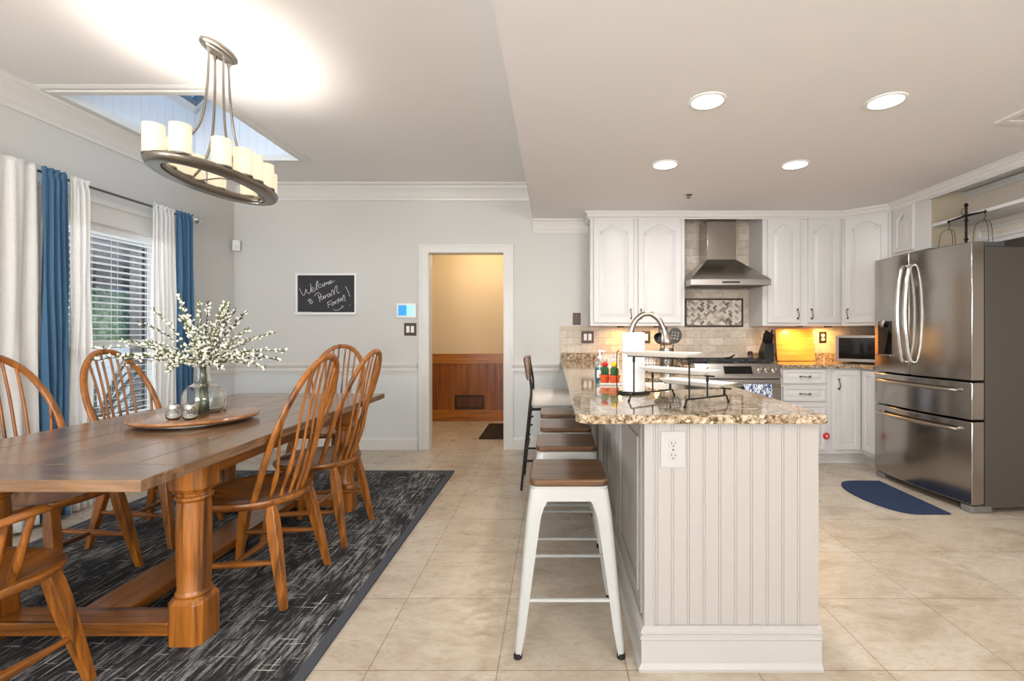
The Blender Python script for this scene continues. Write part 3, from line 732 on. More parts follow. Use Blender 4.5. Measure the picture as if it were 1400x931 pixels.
def leg_bm(cx, cy):
    bm = bmn(); h = .066
    def oct_(q, z, c=.02): return [(cx-q+c,cy-q,z),(cx+q-c,cy-q,z),(cx+q,cy-q+c,z),(cx+q,cy+q-c,z),(cx+q-c,cy+q,z),(cx-q+c,cy+q,z),(cx-q,cy+q-c,z),(cx-q,cy-q+c,z)]
    loft(bm, [oct_(h, ZR), oct_(h, ZR+.155), oct_(h-.012, ZR+.175)])
    lathe(bm, (cx, cy, 0), [(.052,.183),(.060,.188),(.062,.195),(.058,.203),(.055,.21),(.0575,.30),(.0585,.42),(.057,.52),(.054,.548),(.060,.552),(.064,.560),(.060,.568),(.053,.571),(.053,.578),(.058,.582)], 28)
    loft(bm, [oct_(h-.012, .580), oct_(h, .60), oct_(h, TZ-th_)])
    return bm
LX, LY = (-2.185, -1.393), (1.86, 3.20)
for lx in LX:
    for ly in LY: obj('leg', leg_bm(lx, ly), M['oak_z'], t, world=True, smooth=30, bevel=.0025)
for ly in LY:
    bm = bmn(); box(bm, LX[0]+.06, LX[1]-.06, ly-.055, ly+.055, ZR+.035, ZR+.085); obj('stretcher', bm, M['oak_x'], t, world=True, bevel=.004)
bm = bmn(); box(bm, -1.87, -1.69, LY[0]+.055, LY[1]-.055, ZR+.040, ZR+.085); obj('long_stretcher', bm, M['oak_y'], t, world=True, bevel=.004)

# windsor chairs: local +x is the front
def bow_pts(sc=1.0):
    P = [(-.085,.182,.44),(-.118,.196,.53),(-.165,.212,.66),(-.212,.216,.78),(-.255,.196,.89),(-.292,.150,.985),(-.318,.080,1.048),(-.326,0,1.068)]
    P = [(x, y*sc, z) for x, y, z in P]
    return cat(P+[(x, -y, z) for x, y, z in P[-2::-1]], 6)
def make_chair(label, group=None, arms=False, sc=1.0, name='dining_chair'):
    t = thing(name, label, 'chair', (0,0,0), 0, group)
    bm = bmn(); NS = 48; rings = []
    def out(a):
        cx, sy = math.cos(a), math.sin(a)
        p = 2.7 if cx > 0 else 2.1
        rr = (abs(cx)**p+abs(sy)**p)**(-1/p)
        return (.222*rr*cx+.0, .236*sc*rr*sy*(1 if cx > 0 else .97))
    for f, z in ((0,.416),(.6,.416),(.90,.418),(.97,.428),(1.0,.440),(1.0,.449),(.985,.455),(.95,.456),(.85,.4515),(.6,.446),(.3,.4445)):
        ring = []
        for k in range(NS):
            a = 2*PI*k/NS; x, y = out(a)
            zz = z
            if z > .443 and f < .96 and x*f > .03: zz += .006*math.exp(-(y*f/.05)**2)*min(1, (x*f-.03)/.1)
            ring.append((x*max(f,.002), y*max(f,.002), zz))
        rings.append(ring)
    loft(bm, rings); obj('seat', bm, M['oak_x'], t, smooth=50)
    B = bow_pts(sc)
    bm = bmn(); tube(bm, B, .0175, 10, ref=(.93,0,.38), ry=.0125); obj('back_bow', bm, M['oak_z'], t, smooth=50)
    for k in range(8):
        u = (k-3.5)/3.5
        ang = R(180-52*u); bx, by = -.02+.165*math.cos(ang)*1.0, .165*sc*math.sin(ang)*.93
        ty = u*.178*sc*(.92)
        up = [q for q in B if q.z > .62 and (q.y > 0) == (u > 0)]
        tp = min(up, key=lambda q: abs(q.y-ty)+.0*q.z) if abs(u) < .9 else min(up, key=lambda q: abs(q.z-.84))
        base_ = Vector((bx, by, .445)); d = tp-base_
        mid = base_+d*.30+Vector((-.012,0,0)); mid2 = base_+d*.42+Vector((-.010, 0, 0))
        bm = bmn(); P = cat([base_, base_+d*.15+Vector((-.007,0,0)), mid, mid2, base_+d*.7, tp], 3)
        m_ = len(P); rr = [.0072+.0046*math.exp(-((i/(m_-1)-.32)/.14)**2)-.0012*(i/(m_-1)) for i in range(m_)]
        tube(bm, P, rr, 8); obj('spindle', bm, M['oak_z'], t, smooth=60)
    legs = {}
    for sx in (1, -1):
        for sy in (1, -1):
            a = Vector((.145*sx, .150*sc*sy, .425)); b = Vector((.228*sx, .200*sc*sy, 0))
            legs[sx, sy] = (a, b)
            bm = bmn(); P = [a.lerp(b, q) for q in (0, .12, .3, .6, 1)]
            tube(bm, P, [.022,.030,.0315,.027,.0195], 4, ref=(0,1,0), phase=PI/4)
            for v in bm.verts:
                if v.co.z < .03: v.co.z = 0
            obj('leg', bm, M['oak_z'], t, bevel=.005)
    mids = []
    for sy in (1, -1):
        p0 = legs[1,sy][0].lerp(legs[1,sy][1], .60); p1 = legs[-1,sy][0].lerp(legs[-1,sy][1], .55)
        bm = bmn(); P = [p0.lerp(p1, q) for q in (0,.1,.35,.5,.65,.9,1)]; tube(bm, P, [.009,.010,.014,.0155,.014,.010,.009], 10)
        obj('stretcher', bm, M['oak_x'], t, smooth=50); mids.append(P[3])
    bm = bmn(); P = [mids[0].lerp(mids[1], q) for q in (0,.1,.35,.5,.65,.9,1)]; tube(bm, P, [.009,.010,.013,.0145,.013,.010,.009], 10)
    obj('stretcher', bm, M['oak_y'], t, smooth=50)
    if arms:
        for sy in (1, -1):
            st = min([q for q in B if q.y*sy > 0], key=lambda q: abs(q.z-.64))
            P = cat([st, (-.14, sy*.265, .650), (-.09, sy*.288, .656), (-.04, sy*.298, .660), (.02, sy*.295, .660)], 6)
            bm = bmn(); k_ = len(P)
            tube(bm, P, [.013+.016*(i/(k_-1))**2 if i < k_-1 else .016 for i in range(k_)], 12, ref=(0,0,1), ry=.011); obj('arm', bm, M['oak_x'], t, smooth=60)
            for q0, q1, rr in (((-.0, sy*.215, .445), (-.01, sy*.292, .655), .011), ((-.05, sy*.215, .448), (-.07, sy*.284, .652), .008)):
                bm = bmn(); a, b = Vector(q0), Vector(q1); tube(bm, [a.lerp(b, q) for q in (0,.3,.5,1)], [rr*.8, rr*1.25, rr, rr*.7], 8); obj('arm_spindle', bm, M['oak_z'], t, smooth=60)
    return t
G = 'oak Windsor chairs along the sides of the dining table'
ch = make_chair('oak Windsor chair on the right side of the table, nearer of the two there', G)
ch.location = (-1.375, 2.24, ZR); ch.rotation_euler = (0, 0, PI)
dup(ch, (-1.375, 2.83, ZR), PI, 'oak Windsor chair on the right side of the table, behind the nearer right-side chair')
dup(ch, (-2.315, 2.22, ZR), 0, 'oak Windsor chair on the left side of the table, cut by the left picture edge')
dup(ch, (-2.315, 2.82, ZR), 0, 'oak Windsor chair left of the table, its round back in front of the window blind')
dup(ch, (-1.745, 3.64, ZR), -PI/2, 'oak Windsor chair at the far head of the table, seen through the right-side chair backs')
ac = make_chair('oak Windsor armchair at the near end of the table, in the bottom left corner', None, True, 1.14, 'dining_armchair')
ac.location = (-1.80, 1.40, ZR); ac.rotation_euler = (0, 0, PI/2)

# lazy susan and what stands on it
ls = thing('lazy_susan', 'round wooden turntable in the middle of the dining table', 'turntable', (-1.735, 2.33, TZ))
bm = bmn(); lathe(bm, (0,0,0), [(.10,0),(.15,0),(.15,.012),(.10,.012)], 40); lathe(bm, (0,0,0), [(.20,.008),(.235,.010),(.235,.0165),(.2,.0165)], 48); obj('bearing_base', bm, M['pewter'], ls, smooth=30)
bm = bmn(); lathe(bm, (0,0,0), [(.25,.0165),(.260,.020),(.2655,.028),(.262,.036),(.252,.0385)], 72); obj('disc', bm, M['susan'], ls, smooth=40)
ZL = TZ+.0385
vs = thing('glass_vase', 'round clear glass vase with narrow neck on the turntable', 'vase', (-1.703, 2.335, ZL))
bm = bmn()
lathe(bm, (0,0,0), [(.05,0),(.068,.004),(.083,.028),(.0885,.060),(.087,.088),(.078,.114),(.060,.134),(.040,.147),(.028,.162),(.025,.19),(.026,.218),(.029,.229),(.0265,.229),(.0235,.217),(.0225,.19),(.0255,.162),(.0375,.149),(.058,.136),(.0755,.116),(.0845,.088),(.086,.060),(.0805,.030),(.066,.0065),(.03,.005)], 40)
obj('vessel', bm, M['glass'], vs, smooth=60)
bq = thing('blossom_bouquet', 'bouquet of thin green twigs with small white blossoms standing in the glass vase', 'bouquet', (-1.703, 2.335, ZL+.008))
rn = random.Random(11)
def blob(bm, c, r, q=1.6, d=None):
    M4 = Matrix.Translation(c) @ (Vector((0,0,1)).rotation_difference(d).to_matrix().to_4x4() if d is not None else Matrix.Identity(4)) @ Matrix.Diagonal((r, r, r*q, 1))
    bmesh.ops.create_icosphere(bm, subdivisions=1, radius=1, matrix=M4)
dirs = []
for k in range(60):
    a = rn.uniform(0, 2*PI)
    el = rn.choice([rn.uniform(.12,.5), rn.uniform(.35,1.0), rn.uniform(.9,1.4)])
    dirs.append((a, el, rn.uniform(.20,.36)))
dirs += [(PI*1.02, .28, .50), (PI*.92, .36, .44), (PI*1.1, .20, .42), (PI*.96, .62, .42), (-.15, .2, .40), (.1, .3, .38), (-.3, .12, .38), (PI*.85, .15, .40)]
for (a, el, ln) in dirs:
    d = Vector((math.cos(a)*math.cos(el), math.sin(a)*math.cos(el), math.sin(el)))
    a0 = rn.uniform(0, 2*PI); foot = Vector((.022*math.cos(a0), .022*math.sin(a0), 0)); neck = Vector((.010*math.cos(a), .010*math.sin(a), .215))
    tip = neck+d*ln+Vector((0,0,-.10*ln*(1.2-el)))
    mid = neck+d*ln*.5+Vector((0,0,.05*ln))
    P = cat([foot, foot.lerp(neck, .5)*1.0, neck, mid, tip], 6)
    bm = bmn(); tube(bm, P, [.0022]*12+[.0016]*(len(P)-12), 5)
    PT = [P[i] for i in range(13, len(P))]
    for q in PT[::1]:
        for s in range(2):
            dd = (d*1.2+Vector((rn.uniform(-1,1), rn.uniform(-1,1), rn.uniform(-.6,1)))).normalized()
            c = q+dd*.010; blob(bm, c, .0030, 4.2, dd)
    br = obj('twig', bm, M['stem'] if rn.random() < .6 else M['leafd'], bq)
    bm = bmn()
    for i, q in enumerate(PT):
        for s in range(2):
            dd = (d*.6+Vector((rn.uniform(-1,1), rn.uniform(-1,1), rn.uniform(-.6,1)))).normalized()
            blob(bm, q+dd*rn.uniform(.006,.016), rn.uniform(.0042,.0068), 1.6, dd)
    obj('blossoms', bm, M['petal'], br)
cd = thing('candle_glass', 'clear glass holder with a white candle beside the vase on the turntable', 'candle holder', (-1.728, 2.468, ZL))
bm = bmn(); lathe(bm, (0,0,0), [(.036,0),(.038,.003),(.039,.085),(.0365,.085),(.035,.008),(.02,.006)], 32); obj('holder', bm, M['glass'], cd, smooth=50)
bm = bmn(); lathe(bm, (0,0,0), [(.032,.009),(.032,.060),(.03,.062),(.004,.060)], 28); cyl(bm, (0,0,.058), (.001,0,.07), .001, seg=6); obj('candle', bm, M['candle'], cd, smooth=50)
jr = thing('glass_shaker', 'small round glass shaker jar with metal cap on the turntable, left one of the pair', 'shaker', (-1.715, 2.165, ZL), 0, 'glass shakers on the turntable')
bm = bmn(); lathe(bm, (0,0,0), [(.018,0),(.027,.006),(.031,.022),(.028,.038),(.019,.048),(.019,.054),(.017,.054),(.0175,.048),(.026,.037),(.029,.022),(.025,.008),(.01,.004)], 28); obj('jar', bm, M['glass'], jr, smooth=60)
bm = bmn(); lathe(bm, (0,0,0), [(.006,.004),(.022,.008),(.0255,.016),(.004,.018)], 24); obj('filling', bm, M['white'], jr, smooth=60)
bm = bmn(); lathe(bm, (0,0,0), [(.0215,.050),(.0215,.064),(.018,.069),(.004,.071)], 24); obj('cap', bm, M['chrome'], jr, smooth=40)
dup(jr, (-1.640, 2.165, ZL), 0, 'small round glass shaker jar with metal cap on the turntable, right one of the pair')

# ------------------------------------------------------------------ chandelier
CX, CY = -1.785, 2.56
cl = thing('chandelier', 'oval brushed nickel chandelier ring with glowing candle-shaped glass shades', 'chandelier', (CX, CY, ZD))
def oval(bm, a0, b0, prof, n=72):
    """sweep (out,z) profile round an ellipse with semi axes a0 (y), b0 (x)"""
    rings = []
    for k in range(n):
        q = 2*PI*k/n; c, s = math.cos(q), math.sin(q); nx, ny = c/b0, s/a0; l = math.hypot(nx, ny); nx /= l; ny /= l
        rings.append([(b0*c+nx*o, a0*s+ny*o, z) for o, z in prof])
    return loft(bm, rings, loop=True)
def oval_disc(bm, rows, n=56):
    return loft(bm, [[(b*math.cos(2*PI*k/n), a*math.sin(2*PI*k/n), z) for k in range(n)] for a, b, z in rows])
bm = bmn(); oval_disc(bm, [(.125,.058,0),(.125,.058,-.012),(.118,.052,-.018),(.108,.044,-.020),(.10,.038,-.030),(.09,.03,-.033)]); obj('canopy', bm, M['nickel_d'], cl, smooth=40)
zr = 1.985-ZD; RA, RB = .375, .158
bm = bmn(); oval(bm, RA, RB, [(o_, z_+zr) for o_, z_ in [(-.044,.002),(-.042,-.004),(-.034,-.008),(-.030,-.002),(-.026,-.002),(-.024,-.012),(.026,-.012),(.034,-.006),(.040,.004),(.043,.014),(.040,.022),(.028,.028),(-.036,.028),(-.042,.022)]]); obj('ring', bm, M['nickel_d'], cl, smooth=50)
rods = [((0,-.075,-.03), (0,-.09,-.25), (0,-.14,-.45), (0,-.26,-.60), (0,-RA,zr+.02)),
        ((0,.075,-.03), (0,.09,-.25), (0,.14,-.45), (0,.26,-.60), (0,RA,zr+.02)),
        ((-.022,0,-.03), (-.024,0,-.25), (-.04,0,-.48), (-.09,0,-.62), (-RB,0,zr+.02)),
        ((.022,0,-.03), (.024,0,-.25), (.04,0,-.48), (.09,0,-.62), (RB,0,zr+.02))]
for P in rods:
    bm = bmn(); tube(bm, cat(P, 8), .0062, 10)
    lathe(bm, (P[0][0],P[0][1],-.052), [(.009,0),(.011,.012),(.011,.022)], 12); obj('rod', bm, M['nickel_d'], cl, smooth=50)
bm = bmn(); cyl(bm, (0,-RA,zr+.02), (0,RA,zr+.02), .004, seg=8) if False else tube(bm, [(-RB,0,zr+.012),(0,0,zr+.03),(RB,0,zr+.012)], .004, 8); obj('cross_bar', bm, M['nickel_d'], cl, smooth=50)
for k in range(12):
    q = 2*PI*(k+.5)/12
    # even spacing along the oval
    q = q+.28*math.sin(2*q)*-1
    px, py = RB*math.cos(q), RA*math.sin(q)
    bm = bmn(); lathe(bm, (px,py,zr), [(.012,.028),(.043,.028),(.0435,.032),(.0435,.165)], 28, cap=False); sh = obj('glass_shade', bm, M['shade'], cl, smooth=40)
    bm = bmn(); lathe(bm, (px,py,zr), [(.046,.022),(.046,.030),(.043,.030),(.043,.024)], 24); obj('cup', bm, M['nickel_d'], cl, smooth=40)
    point('candle_lamp', (CX+px, CY+py, ZD+zr+.105), 3.5, (1, .965, .93), .02)

# ================================================================== KITCHEN
ZC = .905; ZT = ZC-.032         # counter top and its underside
# --- cabinet doors, raised panel with cathedral arch; front faces local -y, origin at lower left
def door_bm(wd, h, arch=0.0, fr=.052, t=.019, bm=None, M4=None):
    own = bm is None
    if own: bm = bmn()
    top = h-fr-arch
    inner = [(fr, fr), (wd-fr, fr), (wd-fr, top)]; outer = [(0,0), (wd,0), (wd,h)]
    n = 16 if arch else 0
    for i in range(1, n):
        u = i/n; x = (wd-fr)-(wd-2*fr)*u
        v = min(max((u-.08)/.84, 0), 1); z = top+arch*(.5-.5*math.cos(2*PI*v))**.62
        inner.append((x, z)); outer.append((x, h))
    inner.append((fr, top)); outer.append((0, h))
    def off(loop, d):
        m = len(loop); out = []
        for i in range(m):
            p, a, b = Vector(loop[i]), Vector(loop[i-1]), Vector(loop[(i+1) % m])
            t0, t1 = (p-a).normalized(), (b-p).normalized()
            n0, n1 = Vector((-t0.y, t0.x)), Vector((-t1.y, t1.x)); mm = (n0+n1)
            mm = mm.normalized() if mm.length > 1e-5 else n0
            q = p+mm*(d/max(mm.dot(n0), .5)); out.append((q.x, q.y))
        return out
    def oo(d): return [(min(max(x, d), wd-d), min(max(z, d), h-d)) for x, z in outer]
    R3 = lambda lp, y: [(x, y, z) for x, z in lp]
    L_ = [R3(outer, 0), R3(outer, -t+.004), R3(oo(.004), -t), R3(inner, -t), R3(off(inner, .004), -t+.007), R3(off(inner, .010), -t+.0085), R3(off(inner, .036), -t+.001), R3(off(inner, .040), -t+.0005)]
    vs = loft(bm, L_, cap=True)
    if M4 is not None: bmesh.ops.transform(bm, matrix=M4, verts=vs)
    return bm if own else vs
def pull(t, x, z, ln=.085, vert=True, y=-.019):
    """curved bronze pull, local front -y"""
    bm = bmn(); P = []
    for u, d, s in ((0,.0,0),(.06,.012,.002),(.2,.022,.004),(.4,.026,.002),(.6,.026,-.002),(.8,.022,-.004),(.94,.012,-.002),(1,0,0)):
        a = (u-.5)*ln
        P.append((x+s, y-d, z+a) if vert else (x+a, y-d, z+s))
    tube(bm, cat(P, 3), [.0055 if (i < 4 or i > 17) else .0038 for i in range(22)], 8)
    for s in (-.5, .5):
        c = (x, y, z+s*ln) if vert else (x+s*ln, y, z)
        lathe(bm, c, [(.009,.0),(.009,-.003),(.005,-.006)], 12, 'y')
        tip = (x, y-.016, z+s*ln*1.06) if vert else (x+s*ln*1.06, y-.016, z)
        tube(bm, [c, tip], [.004, .0065], 8)
    obj('handle', bm, M['pewter'], t, smooth=60)
def door(t, x0, z0, wd, h, arch=0, hx=None, hz=None, fy=0, vert=True, name='door', ang=0, ox=0, oy=0, fr=.052):
    """door part on thing t; local frame front -y at y=fy"""
    e = obj(name, door_bm(wd, h, arch, fr=fr), M['cab'], t, smooth=25)
    e.location = (x0, fy, z0)
    if ang: e.location = (ox, oy, z0); e.rotation_euler = (0, 0, ang)
    if hx is not None: pull(e, hx, hz, vert=vert)
    return e

# --- upper cabinets
UZ0, UZ1, UYF = 1.256, 2.283, 4.565
def upper(label, x0, x1, doors, group=None):
    t = thing('upper_cabinet', label, 'cabinet', ((x0+x1)/2, YB, UZ0))
    bm = bmn(); wd = x1-x0
    box(bm, -wd/2, wd/2, UYF+.002-YB, -.012, 0, UZ1+.055-UZ0); obj('body', bm, M['cab'], t, bevel=.0015)
    for (a, b, side) in doors:
        w_ = b-a; door(t, a-(x0+x1)/2, .028, w_, 2.269-1.284, .065, .028 if side == 'l' else w_-.028, .085, fy=UYF-YB)
    return t
upper('white upper cabinet with two arched doors, left of the range hood', .348, 1.246, [(.379,.760,'r'),(.801,1.212,'l')])
upper('white upper cabinet with two arched doors, right of the range hood', 1.987, 2.743, [(2.029,2.338,'r'),(2.414,2.717,'l')])
t = thing('corner_upper_cabinet', 'white upper cabinet with one arched door set diagonally across the corner', 'cabinet', (3.05, 4.6, UZ0))
bm = bmn(); poly(bm, [(2.745,YB-.012),(2.745,4.567),(3.018,4.287),(XR-.012,4.287),(XR-.012,YB-.012)], UZ0, UZ1+.055); obj('body', bm, M['cab'], t, world=True, bevel=.0015)
A_ = math.atan2(4.285-4.565, 3.02-2.745); Ld = math.hypot(.275, .28)
e = obj('door', door_bm(Ld-.05, .985, .055), M['cab'], t, smooth=25)
e.location = (2.745+.025*math.cos(A_)-3.05, 4.565+.025*math.sin(A_)-4.6, .028); e.rotation_euler = (0, 0, A_); pull(e, .026, .085)
t = thing('small_upper_cabinet', 'short white upper cabinet with arched door above the fridge side, next to the recess', 'cabinet', (3.19, 4.05, 1.87))
bm = bmn(); box(bm, 3.02, XR-.012, 3.84, 4.285, 1.87, UZ1+.055); obj('body', bm, M['cab'], t, world=True, bevel=.0015)
e = obj('door', door_bm(.235, .38, .05, fr=.045), M['cab'], t, smooth=25)
e.location = (3.02-3.19, 4.245-4.05, .02); e.rotation_euler = (0, 0, -PI/2)
# header boards over the hood and over the recess, recess shelf and its panelling
bm = bmn(); box(bm, 1.246, 1.987, 4.567, 4.587, 2.283, ZK); struct('trim_9', bm, M['cab'])
bm = bmn(); box(bm, 3.0, 3.02, 1.2, 3.84, 2.255, ZK); box(bm, 3.02, 3.30, 1.2, 3.84, 2.32, ZK); struct('trim_10', bm, M['cab'])
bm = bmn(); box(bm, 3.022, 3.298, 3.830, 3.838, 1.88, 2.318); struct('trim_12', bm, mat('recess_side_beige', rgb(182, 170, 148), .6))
bm = bmn()
for z0, z1, d in ((2.285,2.31,.02),(2.265,2.285,.012),(1.86,1.885,.03)): box(bm, 3.30-d, 3.30, 1.2, 3.84, z0, z1)
y = 1.3
while y < 3.75:
    poly(bm, [(y,1.90),(y+.78,1.90),(y+.78,1.99),(y,1.99)], 3.292, 3.30, holes=[[(y+.03,1.92),(y+.03,1.975),(y+.75,1.975),(y+.75,1.92)]], M=MYZ); y += .83
struct('trim_11', bm, M['cab'])
bm = bmn(); box(bm, 3.025, 3.30, 1.2, 3.84, 2.035, 2.06)
sh = tag(obj('recess_shelf', bm, M['cab'], bevel=.002), 'long white shelf in the open recess above the fridge', 'shelf')

# --- backsplash
bm = bmn()
bm.free()
for a in ((.067,1.252,YB-.010,YB,.86,1.257),(1.252,1.987,YB-.010,YB,.86,2.34),(1.987,XR,YB-.010,YB,.86,1.257),(XR-.010,XR,4.11,YB-.01,.86,1.257)):
    bm = bmn(); box(bm, *a); struct('wall_tile', bm, M['splash'])
mu = thing('tile_mosaic', 'framed herringbone tile mosaic on the backsplash below the range hood', 'mosaic', (1.63, YB-.010, 1.25))
bm = bmn(); poly(bm, [(-.296,0),(.296,0),(.296,.290),(-.296,.290)], -.014, 0, holes=[[(-.278,.018),(-.278,.272),(.278,.272),(.278,.018)]], M=MXZ); obj('frame', bm, M['bronze'], mu, bevel=.002)
bm = bmn(); box(bm, -.28, .28, -.004, 0, .016, .274); obj('grout', bm, M['mos4'], mu)
rn = random.Random(5); groups = {k: bmn() for k in range(4)}
a_, b_ = .046, .021; g_ = .0015
c45 = math.cos(PI/4)
def clip_tile(pts):
    for (ax, lim, sg) in ((0,-.278,1),(0,.278,-1),(1,.018,1),(1,.272,-1)):
        out = []
        for i in range(len(pts)):
            p, q = pts[i], pts[(i+1) % len(pts)]
            ip, iq = (p[ax]-lim)*sg >= 0, (q[ax]-lim)*sg >= 0
            if ip: out.append(p)
            if ip != iq:
                u = (lim-p[ax])/(q[ax]-p[ax]); out.append((p[0]+(q[0]-p[0])*u, p[1]+(q[1]-p[1])*u))
        pts = out
        if len(pts) < 3: return None
    return pts
W_ = b_+g_
for i in range(-26, 27):
    for j in range(-16, 17):
        for o in (0, 1):
            # herringbone: horizontal 2x1 at (k, k), vertical 1x2 beside it
            if o == 0: x, z, ww, hh = (i+4*j)*W_, i*W_, 2*W_, W_
            else: x, z, ww, hh = (i+4*j+2)*W_, (i-1)*W_+0, W_, 2*W_
            q = [(x+g_/2,z+g_/2),(x+ww-g_/2,z+g_/2),(x+ww-g_/2,z+hh-g_/2),(x+g_/2,z+hh-g_/2)]
            q = [((u-v)*c45, (u+v)*c45+.145) for u, v in q]
            q = clip_tile(q)
            k = rn.choices(range(4), (5, 2.6, .8, 3))[0]
            if q:
                try: poly(groups[k], q, -.0065, -.004, M=MXZ)
                except Exception: pass
bm = bmn()
for k in range(4):
    me = bpy.data.meshes.new('t'); groups[k].to_mesh(me); n0 = len(bm.faces); bm.from_mesh(me); bm.faces.ensure_lookup_table()
    for f_ in bm.faces[n0:]: f_.material_index = k
obj('tile_field', bm, [M['mos%d' % (k+1)] for k in range(4)], mu)
plate('light_switch', 'dark double light switch on the tile backsplash, above the soap bottle', .345, 1.146, .125, .125, M['bronze'], M['white'], 2, y=YB-.010)
plate('light_switch', 'dark single rocker switch on the backsplash behind the kitchen faucet', .942, 1.146, .082, .125, M['bronze'], M['white'], 1, y=YB-.010)
plate('outlet', 'dark outlet plate on the backsplash between cutting board and microwave', 2.738, 1.144, .075, .115, M['bronze'], M['white'], 1, 'outlet', y=YB-.010)

# --- peninsula
PX0, PX1, PY0 = .321, .945, 1.705
p = thing('peninsula_cabinet', 'white beadboard peninsula base cabinet carrying the granite bar top', 'cabinet', (.633, 1.705, 0))
bm = bmn(); 
for ya, yb2, zt in ((PY0+.014,2.38,ZT),(2.38,3.12,.655),(3.12,4.30,ZT)): box(bm, PX0+.006, PX1-.022, ya, yb2, .10, zt)
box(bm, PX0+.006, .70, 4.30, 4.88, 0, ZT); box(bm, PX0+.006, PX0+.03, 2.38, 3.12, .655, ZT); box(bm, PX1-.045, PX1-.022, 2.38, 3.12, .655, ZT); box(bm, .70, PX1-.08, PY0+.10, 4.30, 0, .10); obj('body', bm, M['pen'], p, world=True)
bm = bmn(); pts = [(PX0+.034, PY0+.014), (PX0+.034, PY0)]
x = PX0+.040; gw = .0026
while x < PX1-.07:
    for q in ((x,0),(x+gw*.5,.0022),(x+gw,0),(x+gw*3,0),(x+gw*3.5,.0022),(x+gw*4,0)): pts.append((q[0], PY0+q[1]))
    x += .0560
pts += [(PX1-.004, PY0), (PX1-.004, PY0+.014)]
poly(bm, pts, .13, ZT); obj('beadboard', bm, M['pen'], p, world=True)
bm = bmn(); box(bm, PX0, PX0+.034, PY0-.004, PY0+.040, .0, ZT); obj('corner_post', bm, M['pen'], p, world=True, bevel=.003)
pb = [(0,0),(.022,0),(.024,.012),(.016,.022),(.012,.026),(.012,.105),(.016,.110),(.016,.118),(.008,.124),(.014,.130),(.014,.142),(.005,.150),(0,.152)]
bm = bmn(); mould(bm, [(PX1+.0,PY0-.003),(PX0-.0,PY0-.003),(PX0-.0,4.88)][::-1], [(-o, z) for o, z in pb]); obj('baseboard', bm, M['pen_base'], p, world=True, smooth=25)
bm = bmn(); y = 1.76
while y < 4.5:
    poly(bm, [(y,.16),(y+.60,.16),(y+.60,.86),(y,.86)], PX0-.002, PX0+.008, holes=[[(y+.05,.22),(y+.05,.80),(y+.55,.80),(y+.55,.22)]], M=MYZ)
    poly(bm, [(y+.05,.22),(y+.55,.22),(y+.55,.80),(y+.05,.80)], PX0-.007, PX0+.006, holes=[[(y+.066,.236),(y+.066,.784),(y+.534,.784),(y+.534,.236)]], M=MYZ)
    y += .62
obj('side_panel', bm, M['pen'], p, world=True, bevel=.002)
for k in range(4):
    e = obj('door', door_bm(.56, .70, 0), M['cab'], p, smooth=25); e.location = (PX1-.022-.633, .06+k*.60, .13); e.rotation_euler = (0,0,PI/2); pull(e, .03, .62)
ou = thing('outlet', 'white double outlet plate at the top of the peninsula end panel', 'outlet', (.423, PY0, .776))
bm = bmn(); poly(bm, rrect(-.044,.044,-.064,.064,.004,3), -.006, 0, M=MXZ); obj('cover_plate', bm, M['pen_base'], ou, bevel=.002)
for s in (-1, 1):
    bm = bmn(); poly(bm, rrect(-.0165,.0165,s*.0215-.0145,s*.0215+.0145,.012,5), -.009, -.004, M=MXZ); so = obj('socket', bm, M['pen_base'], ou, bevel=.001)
    bm = bmn()
    for q, hh in ((-.0065,.009), (.0065,.007)): cbox(bm, (q,-.0093,s*.0215+.003), (.0024,.001,hh))
    lathe(bm, (0,-.0098,s*.0215-.008), [(.0026,0),(.0026,.001)], 8, 'y'); obj('slot', bm, M['blackp'], so)
bm = bmn(); lathe(bm, (0,-.0075,0), [(.0035,0),(.0035,.002)], 10, 'y'); obj('screw', bm, M['pewter'], ou)
# granite tops
gx0, gx1, gy0 = .078, .957, 1.66
out = [(gx1,YB-.012),(gx0,YB-.012),(gx0,gy0+.05),(gx0+.012,gy0+.022),(gx0+.045,gy0),(gx1-.018,gy0),(gx1-.005,gy0+.006),(gx1,gy0+.02),(gx1,4.27),(1.252,4.27),(1.252,YB-.012)]
SKX0, SKX1, SKY0, SKY1 = .50, .86, 2.42, 3.08
ct = thing('peninsula_countertop', 'polished beige granite bar top running from the back wall over the peninsula', 'countertop', (.5, 3.2, ZT))
bm = bmn(); poly(bm, out, ZT, ZC, holes=[rrect(SKX0,SKX1,SKY0,SKY1,.05)]); obj('slab', bm, M['granite'], ct, world=True, bevel=.005)
bm = bmn(); box(bm, .078, 1.252, YB-.032, YB-.012, ZC, .985); obj('upstand', bm, M['granite'], ct, world=True, bevel=.002)
sk = thing('kitchen_sink', 'stainless steel undermount sink set in the granite bar top', 'sink', (.68, 2.75, ZT-.2))
bm = bmn()
rings = []
for d, z in ((-.012,ZT-.001),(-.004,ZT-.001),(-.002,ZT-.02),(.010,ZT-.17),(.03,ZT-.19),(.12,ZT-.195)):
    rings.append([(x, y, z) for x, y in rrect(SKX0+d,SKX1-d,SKY0+d,SKY1-d,max(.05-d*.2,.03))])
loft(bm, rings, cap=False); bm.faces.new([bm.verts[len(bm.verts)-k-1] for k in range(24)]) if False else None
bm.verts.ensure_lookup_table(); bm.faces.new([v for v in bm.verts][-len(rings[-1]):])
o = obj('basin', bm, M['nickel_d'], sk, world=True, smooth=50); sd = o.modifiers.new('thickness','SOLIDIFY'); sd.thickness = .0015
bm = bmn(); lathe(bm, (.68,2.75,ZT-.1945), [(.045,0),(.045,.003),(.03,.004),(.028,.001),(.005,.001)], 24); obj('drain', bm, M['chrome'], sk, world=True, smooth=40)
